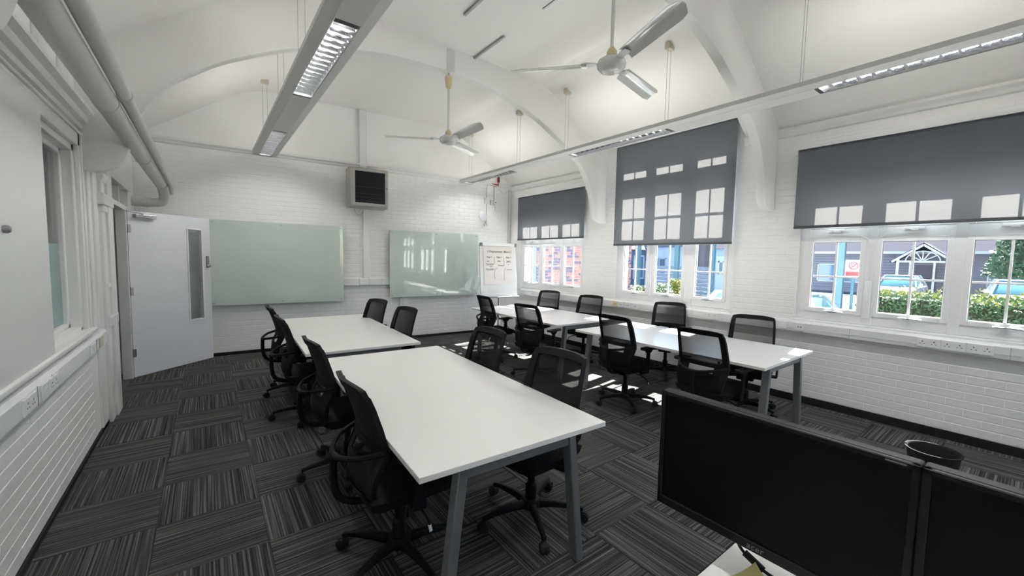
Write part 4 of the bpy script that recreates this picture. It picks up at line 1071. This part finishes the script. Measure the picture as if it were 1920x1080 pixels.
# ------------------------------------------------------------------ near desk, monitors, bin
dk = thing('desk', 'white desk under the black monitors in the near right corner', 'desk', (0, 0, 0))
MB().box((.62, -1.1, .705), (1.62, .508, .73)).build('desktop', M['tabletop'], dk, bevel=.0015, seg=1)
for xx in (.69, 1.55):
    for yy in (-1.0, .43): MB().box((xx - .03, yy - .03, 0), (xx + .03, yy + .03, .705)).build('leg', M['legmetal'], dk, bevel=.004, seg=1)
def monitor(xf, yc, wv, zb, zt, rz, label, logo):
    m_ = thing('monitor', label, 'monitor', (xf, yc, .73), rz, 'black monitors')
    b0, b1 = zb - .73, zt - .73; h2 = wv / 2
    MB().box((.004, -h2, b0), (.04, h2, b1)).build('casing', M['bezel'], m_, bevel=.005)
    fb = MB()
    for (a, c, d, e) in ((-h2, h2, b0, b0 + .026), (-h2, h2, b1 - .012, b1), (-h2, -h2 + .014, b0, b1), (h2 - .014, h2, b0, b1)): fb.box((-.006, a, d), (.006, c, e))
    fb.build('bezel', M['bezel'], m_, bevel=.002, seg=1)
    MB().box((.0, -h2 + .012, b0 + .024), (.004, h2 - .012, b1 - .010)).build('screen', M['screen'], m_)
    MB().box((.035, -.10, b0 + .06), (.07, .10, b1 - .08)).build('rear_bulge', M['bezel'], m_, bevel=.012)
    MB().box((.07, -.045, (b0 + b1) / 2 - .05), (.085, .045, (b0 + b1) / 2 + .05)).build('mount_plate', M['bezel'], m_, bevel=.003, seg=1)
    if logo:
        text_mesh('logo', 'acer', .022, M['logo'], m_, (-.0066, 0, b0 + .007), (R(90), 0, R(-90)), .12, .0003, spacing=1.05)
        MB().box((-.0066, -h2 + .02, b1 - .0075), (-.0058, -h2 + .052, b1 - .0045)).build('model_mark', M['logo'], m_)
    return m_
monitor(1.086, .398, .552, .833, 1.178, R(0.5), 'black monitor on the near desk, the larger one in view', True)
monitor(1.085, -.155, .552, .829, 1.178, R(-.6), 'black monitor at the right edge of the picture', False)
ms = thing('monitor_stand', 'black twin-arm monitor stand at the back of the near desk', 'monitor stand', (1.46, .12, .73))
MB().tube([(0, 0, .01), (0, 0, .285)], .018, 14).build('pole', M['bezel'], ms, smooth=True)
MB().prism(rrect(-.07, -.09, .07, .09, .03), 0, .014, 'z').build('base_plate', M['bezel'], ms, bevel=.003, seg=1)
for yy in (.278, -.28):
    MB().beam((0, 0, .272), (-.285, yy, .272), .035, .03).build('arm', M['bezel'], ms, bevel=.004, seg=1)
cb_ = tag(MB().tube(catmull([(1.17, .46, .86), (1.155, .47, .80), (1.16, .45, .765), (1.165, .40, .742), (1.17, .34, .737), (1.18, .22, .736), (1.20, .05, .736)], 4), .0042, 8).build('video_cable', M['black'], smooth=True), 'black video cable with a ferrite lump below the nearer monitor', 'cable')
MB().tube([(1.1595, .452, .768), (1.165, .405, .7435)], .0095, 12).build('ferrite_choke', M['black'], cb_, smooth=True)
st_ = thing('sticky_note', 'curled yellow paper note on the near desk', 'note', (1.085, .40, .731), R(-25))
vs = []; fs = []
for i in range(7):
    for j in range(7):
        u, v = i / 6, j / 6; vs.append((-.055 + .11 * u, -.05 + .10 * v, .001 + .045 * max(0, u + v - 1.2) ** 2))
for i in range(6):
    for j in range(6): a = i * 7 + j; fs.append((a, a + 7, a + 8, a + 1))
MB().add(vs, fs).build('note_sheet', M['sticky'], st_, smooth=True)
bn = thing('waste_bin', 'round black open waste bin on the floor behind the monitors', 'bin', (4.17, .42, 0)); bn.scale = (1, 1, .78)
n = 28; b = MB()
b.lathe([(.105, .0), (.112, .004), (.140, .285), (.147, .30), (.150, .305), (.147, .310), (.140, .305), (.134, .285), (.105, .012), (.02, .010)], (0, 0, 0), n); b.build('bin_body', M['bin'], bn, smooth=True)
MB().tube([(.148 * math.cos(2 * math.pi * k / 32), .148 * math.sin(2 * math.pi * k / 32), .305) for k in range(32)], .005, 8, closed=True).build('rim', M['bin'], bn, smooth=True)
MB().box((-.02, -.012, .012), (.02, .012, .02)).build('base_knob', M['bin'], bn, bevel=.004, seg=1)

# ------------------------------------------------------------------ corridor behind the left wall
co = MB(); X0, X1, Y0, Y1 = -2.55, XL - .2, -1.5, 11.0
co.box((X0 - .1, Y0, -.1), (X0, Y1, 2.9)); co.box((X0, Y1, -.1), (X1 + .2, Y1 + .1, 2.9)); co.box((X0, Y0 - .1, -.1), (X1 + .2, Y0, 2.9)); co.box((X0, Y0, 2.85), (X1 + .02, Y1, 2.95)); co.box((X1, 7.55, -.1), (X1 + .2, Y1, 2.95))
structure(co.build('wall_corridor', M['corridor']))
structure(MB().box((X0, Y0, -.12), (X1 + .22, Y1, -.002)).build('floor_corridor', M['corridorfloor']))
cl_ = thing('added_corridor_light', 'unseen flat light added on the corridor ceiling to light the corridor', 'ceiling light', (-1.7, 8.6, 2.85))  # lamp out of view, added so the corridor is dimly lit
MB().box((-.3, -.6, -.05), (.3, .6, 0)).build('light_frame', M['upvc'], cl_)
MB().box((-.27, -.57, -.054), (.27, .57, -.05)).build('diffuser', M['lampglow'], cl_)
for k, (x, z, w_, h_, m_, lab) in enumerate(((-1.42, 1.80, .26, .12, M['signred'], 'red poster header strip on the corridor end wall'), (-1.42, 1.42, .26, .34, M['poster'], 'pale poster below the red strip on the corridor end wall'),
                                         (-1.75, 1.5, .25, .5, M['poster'], 'tall pale notice on the corridor end wall'), (-2.1, 1.55, .26, .42, M['poster'], 'pale notice at the far side of the corridor end wall'))):
    p = thing('poster', lab, 'poster', (x, Y1, z)); MB().box((-w_ / 2, -.006, 0), (w_ / 2, 0, h_)).build('sheet', m_, p)
    if m_ is M['poster']: MB().box((-w_ / 2 + .03, -.0075, .04), (w_ / 2 - .03, -.0055, h_ * .45)).build('picture_block', M['files'], p)
ct = thing('side_table', 'dark table at the corridor end seen past the door edge', 'table', (-1.5, 10.5, 0))
MB().box((-.35, -.3, .66), (.35, .3, .70)).build('table_top', M['black'], ct)
for sx in (-1, 1):
    for sy in (-1, 1): MB().box((sx * .32 - .02, sy * .27 - .02, 0), (sx * .32 + .02, sy * .27 + .02, .66)).build('leg', M['black'], ct)
bx = thing('plastic_box', 'blue plastic box on the dark corridor table', 'box', (-1.5, 10.4, .70)); MB().box((-.18, -.15, 0), (.18, .15, .16)).build('box_body', M['bluebox'], bx, bevel=.01); MB().box((-.185, -.155, .16), (.185, .155, .175)).build('lid', M['bluebox'], bx, bevel=.004, seg=1)
pr = thing('printer', 'black office machine on top of the blue box in the corridor', 'printer', (-1.5, 10.4, .875)); MB().box((-.16, -.14, 0), (.16, .14, .20)).build('body', M['bezel'], pr, bevel=.02); MB().box((-.12, -.17, .05), (.12, -.13, .07)).build('paper_tray', M['silver'], pr)
sh = thing('shelf_unit', 'tall grey shelf unit with files in the corridor', 'shelf', (-2.25, 9.6, 0))
for sx in (-1, 1): MB().box((sx * .28 - .012, -.16, 0), (sx * .28 + .012, .16, 2.1)).build('side_panel', M['corridor'], sh)
for zz in (.05, .45, .85, 1.25, 1.65, 2.05): MB().box((-.27, -.16, zz), (.27, .16, zz + .02)).build('shelf_board', M['corridor'], sh)
for k, (zz, lab) in enumerate(((.87, 'grey box file alone on the lower shelf of the corridor unit'), (1.27, 'grey box file alone on the middle shelf of the corridor unit'), (1.67, 'grey box file alone on the upper shelf of the corridor unit'))):
    o = thing('box_file', lab, 'file', (-2.25 + .08 * k, 9.58, zz), 0, 'files on the corridor shelf')
    MB().box((-.05, -.12, 0), (.05, .12, .30)).build('file_body', M['files'], o, bevel=.004, seg=1)
    MB().box((-.03, -.123, .05), (.03, -.119, .16)).build('spine_label', M['poster'], o)

# ------------------------------------------------------------------ outside
structure(MB().box((-60, -70, -.6), (90, 80, -.42)).build('ground', M['asphalt']))
structure(MB().box((XR + .3, -20, -.42), (11.8, 40, -.40)).build('pavement', M['paving']))
# unseen eaves over the windows, added to keep sky light out
structure(MB().prism([(XR + .29, 3.1), (XR + .55, 2.96), (XR + .55, 3.06), (XR + .29, 3.6)], YF, 2.3, 'y').build('eaves', M['whitewood']))
structure(MB().prism([(XR + .29, 3.1), (XR + .55, 2.96), (XR + .55, 3.06), (XR + .29, 3.6)], 4.6, 7.6, 'y').build('eaves', M['whitewood']))
# neighbouring brick wing
nw = thing('brick_wing', 'red and blue brick wing of the building outside the far window', 'building', (XR + .3, 7.8, -.42))
MB().box((0, .0, 0), (4.85, .4, 4.2)).build('mortar_wall', M['mortar'], nw)
MB().box((-.02, -.02, 4.2), (4.9, .45, 4.3)).build('roof_edge', M['slate'], nw)
BL, BH, DEPTH, GAP = 0.224, 0.080, 0.008, 0.012
lay_bricks(nw, .3, 4.85, .9, 3.0, [], lambda x, z: (XR + .3 + x, 7.8, z - .42), [M['redbrick'], M['bluebrick']], 21, 290)
# downpipe on the wing
dp = thing('downpipe', 'dark downpipe on the brick wing by the far window', 'pipe', (6.55, 7.74, -.4)); MB().tube([(0, 0, 0), (0, 0, 4)], .045, 12).build('pipe_body', M['navy'], dp, smooth=True); MB().box((-.07, -.02, 1.4), (.07, .08, 1.44)).build('pipe_clip', M['navy'], dp)

def leaves(n, boxf, size, seed, ymul=1.0):
    r = random.Random(seed); b = MB()
    for _ in range(n):
        c = Vector(boxf(r)); d = Vector((r.uniform(-1, 1), r.uniform(-1, 1), r.uniform(-1, 1)))
        if d.length < .1: continue
        d.normalize(); e = d.orthogonal().normalized(); s = size * r.uniform(.6, 1.3)
        b.add([c - d * s, c + e * s * .5, c + d * s, c - e * s * .5], [(0, 1, 2, 3)])
    return b
hg = thing('hedge', 'clipped green hedge, its sunlit top put in as yellow leaves, across from the near windows', 'hedge', (13.4, 0, -.42))
MB().box((-.42, -9.0, 0), (.42, 2.75, 1.22)).build('core', M['hedgecore'], hg, bevel=.08)
def hf(r):
    f = r.random()
    if f < .75: return (-.5 + r.uniform(-.07, .05), r.uniform(-9, 2.85), r.uniform(.05, 1.3))
    return (r.uniform(-.5, .5), r.uniform(-9, 2.85), 1.3 + r.uniform(-.06, .05))
stuff(leaves(15000, hf, .05, 3).build('foliage', M['hedgeleaf'], hg))
stuff(leaves(3600, lambda r: (r.uniform(-.55, .45), r.uniform(-9, 2.85), 1.24 + abs(r.gauss(0, .09))), .05, 4).build('second_leaves', M['hedgeyellow'], hg))  # yellow leaf colour along the top stands for sunlight on the hedge
def shrub(x, y, h_, rad, seed, label, m1, m2):
    s = thing('shrub', label, 'shrub', (x, y, -.42), 0, 'shrubs outside the middle window')
    MB().tube([(0, 0, 0), (.02, .02, h_ * .6)], .03, 8).build('stem', M['bark'], s)
    def sf(r):
        a = r.uniform(0, 2 * math.pi); q = math.sqrt(r.random()) * rad; z = h_ * .25 + r.random() * h_ * .75
        k = math.sqrt(max(0.05, 1 - ((z - h_ * .55) / (h_ * .55)) ** 2)); return (q * k * math.cos(a), q * k * math.sin(a), z)
    stuff(leaves(1600, sf, .055, seed).build('foliage', m1, s)); stuff(leaves(300, sf, .05, seed + 1).build('second_leaves', m2, s))
shrub(11.3, 7.25, 1.28, .45, 31, 'round green shrub in the centre panes of the middle window', M['hedgeleaf'], M['hedgeyellow'])
shrub(11.6, 8.3, 1.15, .42, 33, 'small green shrub in the left panes of the middle window', M['hedgeleaf'], M['hedgeyellow'])
shrub(12.3, 7.42, 1.4, .3, 35, 'taller yellow-leaved shrub beside the round one outside the middle window', M['hedgeyellow'], M['hedgeleaf'])
# teal gate posts and railings
for k, (x, y, h_, lab) in enumerate(((12.4, 3.09, 3.4, 'thick teal post at the end of the hedge'), (14.0, 7.05, 3.2, 'teal gate post seen in the right panes of the middle window'),
                                 (13.0, 9.35, 3.0, 'dark teal gate post at the left of the middle window'), (13.2, 7.9, 2.6, 'thin teal post among shrubs outside the middle window'))):
    p = thing('gate_post', lab, 'post', (x, y, -.42), 0, 'teal posts outside')
    MB().box((-.07, -.07, 0), (.07, .07, h_)).build('post_shaft', M['teal'], p, bevel=.008); MB().box((-.085, -.085, h_), (.085, .085, h_ + .03)).build('post_cap', M['teal'], p, bevel=.006)
rl = thing('railing', 'low teal railing along the path outside the middle window', 'railing', (13.0, 4.4, -.42))
for zz in (.35, .95): MB().box((-.02, 0, zz), (.02, 4.6, zz + .05)).build('rail_bar', M['teal'], rl)
for k in range(16): MB().box((-.012, .15 + .29 * k, .35), (.012, .174 + .29 * k, .98)).build('baluster', M['teal'], rl)
# slatted fence panel
fp = thing('slat_fence', 'grey horizontal slat fence behind the shrubs', 'fence', (17.0, 8.6, -.42))
for k in range(10): MB().box((-.02, 0, .1 + .17 * k), (.02, 3.2, .24 + .17 * k)).build('slat', M['slatgrey'], fp, bevel=.004, seg=1)
for yy in (0, 1.6, 3.15): MB().box((.02, yy, 0), (.10, yy + .09, 1.95)).build('post', M['slatgrey'], fp)
# no smoking sign on its own plate fixed to the hedge post railings
sg = thing('sign_plate', 'white no-smoking sign with red ring and red lower panel', 'sign', (12.72, 2.92, 1.27))
MB().box((.0, -.17, 0), (.012, .17, .42)).build('plate', M['signwhite'], sg, bevel=.003, seg=1)
MB().box((-.003, -.15, .02), (.001, .15, .13)).build('red_panel', M['signred'], sg)
MB().tube([(-.003, .085 * math.cos(2 * math.pi * k / 24), .27 + .085 * math.sin(2 * math.pi * k / 24)) for k in range(24)], .012, 6, closed=True).build('ring', M['signred'], sg)
MB().beam((-.003, -.055, .325), (-.003, .055, .215), .022, .006, (1, 0, 0)).build('slash', M['signred'], sg)
MB().box((-.004, -.06, .262), (.0, .05, .278)).build('cigarette', M['ink'], sg)
for zz in (-1.62,): MB().box((.012, -.03, zz), (.05, .03, .40)).build('sign_post', M['teal'], sg)

def car(x, y, rz, label, paint):
    c = thing('car', label, 'car', (x, y, -.42), rz, 'parked cars')
    body = [(-2.05, .30), (-2.10, .55), (-2.0, .72), (-1.2, .84), (-.98, .88), (1.55, .90), (1.98, .84), (2.08, .60), (2.05, .30)]
    MB().prism(body, -.86, .86, 'y').build('body', paint, c, bevel=.07, seg=3, smooth=True)
    cab = MB(); lo = [(-1.15, .86), (1.75, .86)]; hi = [(-.35, 1.43), (1.15, 1.45)]
    cab.add([(-1.12, -.80, .86), (1.72, -.80, .86), (1.72, .80, .86), (-1.12, .80, .86), (-.32, -.60, 1.42), (1.12, -.60, 1.44), (1.12, .60, 1.44), (-.32, .60, 1.42)], [(0, 1, 5, 4), (1, 2, 6, 5), (2, 3, 7, 6), (3, 0, 4, 7), (4, 5, 6, 7), (0, 3, 2, 1)])
    cab.build('windows', M['carglass'], c, bevel=.05, seg=2, smooth=True)
    rf = MB(); rf.box((-.30, -.60, 1.425), (1.12, .60, 1.475)); rf.build('roof', paint, c, bevel=.024, seg=3, smooth=True)
    pl = MB()
    for s in (-1, 1):
        pl.beam((-1.16, s * .80, .88), (-.30, s * .605, 1.45), .06, .05); pl.beam((1.76, s * .80, .88), (1.10, s * .605, 1.455), .08, .06); pl.beam((.42, s * .80, .88), (.40, s * .61, 1.44), .05, .08, (1, 0, 0))
    pl.build('pillars', paint, c)
    for sx in (-1.3, 1.3):
        for s in (-1, 1):
            wh = MB().lathe([(.20, -.10), (.31, -.09), (.32, 0), (.31, .09), (.20, .10)], (sx, s * .78, .32), 20, 'y').build('wheel', M['tyre'], c, smooth=True)
            MB().lathe([(.19, -.105), (.19, .105)], (sx, s * .78, .32), 16, 'y').build('hub_cap', M['steel'], wh, smooth=True)
    for s in (-1, 1):
        MB().box((-2.09, s * .50, .58), (-1.95, s * .80, .72)).build('headlamp', M['chrome'], c, bevel=.03)
        MB().box((-.95, s * .86, .90), (-.78, s * 1.02, 1.04)).build('mirror', paint, c, bevel=.03)
    return c
car(8.6, 3.05, math.pi, 'pale silver car parked close outside, between the middle and hedge windows', M['carsilver'])
car(31.0, 5.0, R(0), 'white car across the road, seen above the hedge before the porch', M['carwhite'])
car(28.0, .78, R(6), 'white car at the far right edge beyond the hedge', M['carwhite'])

# houses across the road
def window_far(parent, y, z, w_, h_, x=-.03):
    f = MB()
    for (a, b_, c_, d_) in ((-w_ / 2, -w_ / 2 + .07, 0, h_), (w_ / 2 - .07, w_ / 2, 0, h_), (-w_ / 2, w_ / 2, 0, .07), (-w_ / 2, w_ / 2, h_ - .07, h_), (-.035, .035, 0, h_)): f.box((x - .05, y + a, z + c_), (x + .02, y + b_, z + d_))
    fo = f.build('window', M['whitewood'], parent)
    MB().box((x - .01, y - w_ / 2 + .05, z + .05), (x + .005, y + w_ / 2 - .05, z + h_ - .05)).build('pane', M['houseglass'], fo)
hA = thing('house', 'grey house across the road with a white gabled porch', 'house', (38, 5.4, -.42))
MB().box((0, -5.9, 0), (8, 6.0, 3.1)).build('wall', M['greybrick'], hA)
MB().prism([(-.5, 2.95), (4, 5.9), (8.5, 2.95), (8.5, 2.80), (-.5, 2.80)], -6.1, 6.3, 'y').build('roof', M['slate'], hA)
MB().box((-.56, -6.1, 2.80), (-.44, 6.3, 2.96)).build('gutter', M['whitewood'], hA)
window_far(hA, 4.2, .7, 2.6, 1.35)
window_far(hA, -4.0, .7, 1.8, 1.35)
for z in [0.3 + .19 * k for k in range(13)]: MB().box((-.02, -2.2, z), (.0, 6.0, z + .03)).build('brick_course', M['browncladding'], hA)
MB().box((-.06, -.95, 0), (.0, .05, 2.05)).build('door', M['browncladding'], hA)
pch = MB()
for s in (-1, 1):
    pch.beam((-1.5, -.45 + s * 0.0, 3.35), (-1.5, -.45 + s * 1.45, 2.25), .12, .26, (1, 0, 0)); pch.box((-1.56, -.45 + s * 1.15 - .07, 0), (-1.44, -.45 + s * 1.15 + .07, 2.45)); pch.box((-1.5, -.45 + s * .55 - .05, 0), (-1.42, -.45 + s * .55 + .05, 2.3))
pch.box((-1.54, -1.65, 2.22), (-1.46, .75, 2.34))
for a in (35, 65, 90, 115, 145):
    pch.beam((-1.5, -.45, 2.32), (-1.5, -.45 + .75 * math.cos(R(a)), 2.32 + .62 * math.sin(R(a))), .05, .09, (1, 0, 0))
for k in range(10):
    t0, t1 = R(18 * k), R(18 * k + 18); pch.beam((-1.5, -.45 + .8 * math.cos(t0), 2.3 + .66 * math.sin(t0)), (-1.5, -.45 + .8 * math.cos(t1), 2.3 + .66 * math.sin(t1)), .05, .09, (1, 0, 0))
pch.build('porch_frame', M['whitewood'], hA)
MB().prism([(-.45 - 1.55, 2.3), (-.45, 3.5), (-.45 + 1.55, 2.3), (-.45 + 1.55, 2.22), (-.45, 3.40), (-.45 - 1.55, 2.22)], -1.55, 0.1, 'x').build('porch_roof', M['slate'], hA)
hB = thing('house', 'dark brown house behind the tree at the right edge', 'house', (36, -3.4, -.42))
MB().box((0, -9, 0), (7, 2.0, 5.2)).build('wall', M['browncladding'], hB); MB().prism([(-.4, 5.1), (3.5, 7.6), (7.4, 5.1)], -9.3, 2.3, 'y').build('roof', M['slate'], hB)
window_far(hB, -.4, 1.0, 1.6, 1.2); window_far(hB, -.4, 3.3, 1.6, 1.2)
for k in range(14): MB().box((-.02, -9, .4 + .3 * k), (0, 2.0, .44 + .3 * k)).build('brick_course', M['greybrick'], hB)
tr_ = thing('tree', 'dark green spreading tree in front of the brown house', 'tree', (33.4, .6, -.42))
MB().tube([(0, 0, 0), (.1, .05, 2), (.0, .2, 4)], [.2, .16, .08], 10).build('trunk', M['bark'], tr_, smooth=True)
for a in (20, 150, 260): MB().tube([(.05, .05, 1.8), (.9 * math.cos(R(a)), .9 * math.sin(R(a)), 2.8)], [.08, .03], 8).build('branch', M['bark'], tr_, smooth=True)
def tf(r):
    a = r.uniform(0, 2 * math.pi); z = r.uniform(1.5, 5.0); q = (2.1 - .3 * z) * math.sqrt(r.random()) + .1
    return (q * math.cos(a), q * math.sin(a), z + r.uniform(-.1, .1))
stuff(leaves(6000, tf, .12, 41).build('foliage', M['treeleaf'], tr_))
# pale blue house and shed seen through the middle window
hC = thing('house', 'pale blue boarded house outside the middle window', 'house', (24, 14.2, -.42))
MB().box((0, -2.0, 0), (6, 2.4, 3.0)).build('wall', M['bluepaint'], hC)
for k in range(10): MB().box((-.03, -1.98 + .45 * k, 0), (0, -1.80 + .45 * k, 3.0)).build('board', M['bluepaint'], hC)
MB().prism([(-2.2, 2.9), (.2, 4.6), (2.6, 2.9)], -.3, 6.2, 'x').build('roof', M['navy'], hC)
window_far(hC, 1.4, 1.0, 1.0, 1.2)
hD = thing('house', 'blue rendered house with blue door at the right of the middle window', 'house', (22, 9.6, -.42))
MB().box((0, -.9, 0), (5, 1.75, 2.75)).build('wall', M['bluedoor'], hD)
MB().prism([(-.3, 2.7), (2.5, 4.4), (5.3, 2.7)], -1.1, 1.95, 'y').build('roof', M['slate'], hD)
MB().box((-.05, .45, .2), (.0, 1.25, 2.3)).build('door', M['bluepaint'], hD)
window_far(hD, .85, 1.35, .55, .7, -.06)
MB().box((-.02, -.9, 0), (.0, 1.75, .35)).build('plinth', M['navy'], hD)
hE = thing('garage', 'dark navy garage with pale door left of the middle window view', 'garage', (20, 18.2, -.42))
MB().box((0, -2.0, 0), (3.4, 2.2, 2.7)).build('wall', M['navy'], hE); MB().prism([(-2.2, 2.7), (.1, 3.9), (2.4, 2.7)], -.3, 3.5, 'x').build('roof', M['slate'], hE); MB().box((-.04, -1.2, 0), (0, .9, 2.1)).build('garage_door', M['bluepaint'], hE)
b = MB()
for (a, c, d, e) in ((2.0, 2.1, .9, 2.3), (3.0, 3.1, .9, 2.3), (2.0, 3.1, .8, .9), (2.0, 3.1, 2.25, 2.35)): b.box((a, -2.06, d), (c, -1.98, e))
wo = b.build('window', M['whitewood'], hE); MB().box((2.1, -2.03, .9), (3.0, -2.0, 2.25)).build('pane', M['houseglass'], wo)
hF = thing('brick_outbuilding', 'red-brown brick outbuilding with white downpipe beside the blue house', 'building', (19, 10.25, -.42))
MB().box((0, -.3, 0), (.8, .65, 2.9)).build('wall', M['browncladding'], hF); MB().prism([(-.4, 2.9), (.17, 3.5), (.75, 2.9)], -.1, .9, 'x').build('roof', M['slate'], hF); MB().tube([(-.05, .05, 0), (-.05, .05, 2.9)], .05, 10).build('downpipe', M['whitewood'], hF)
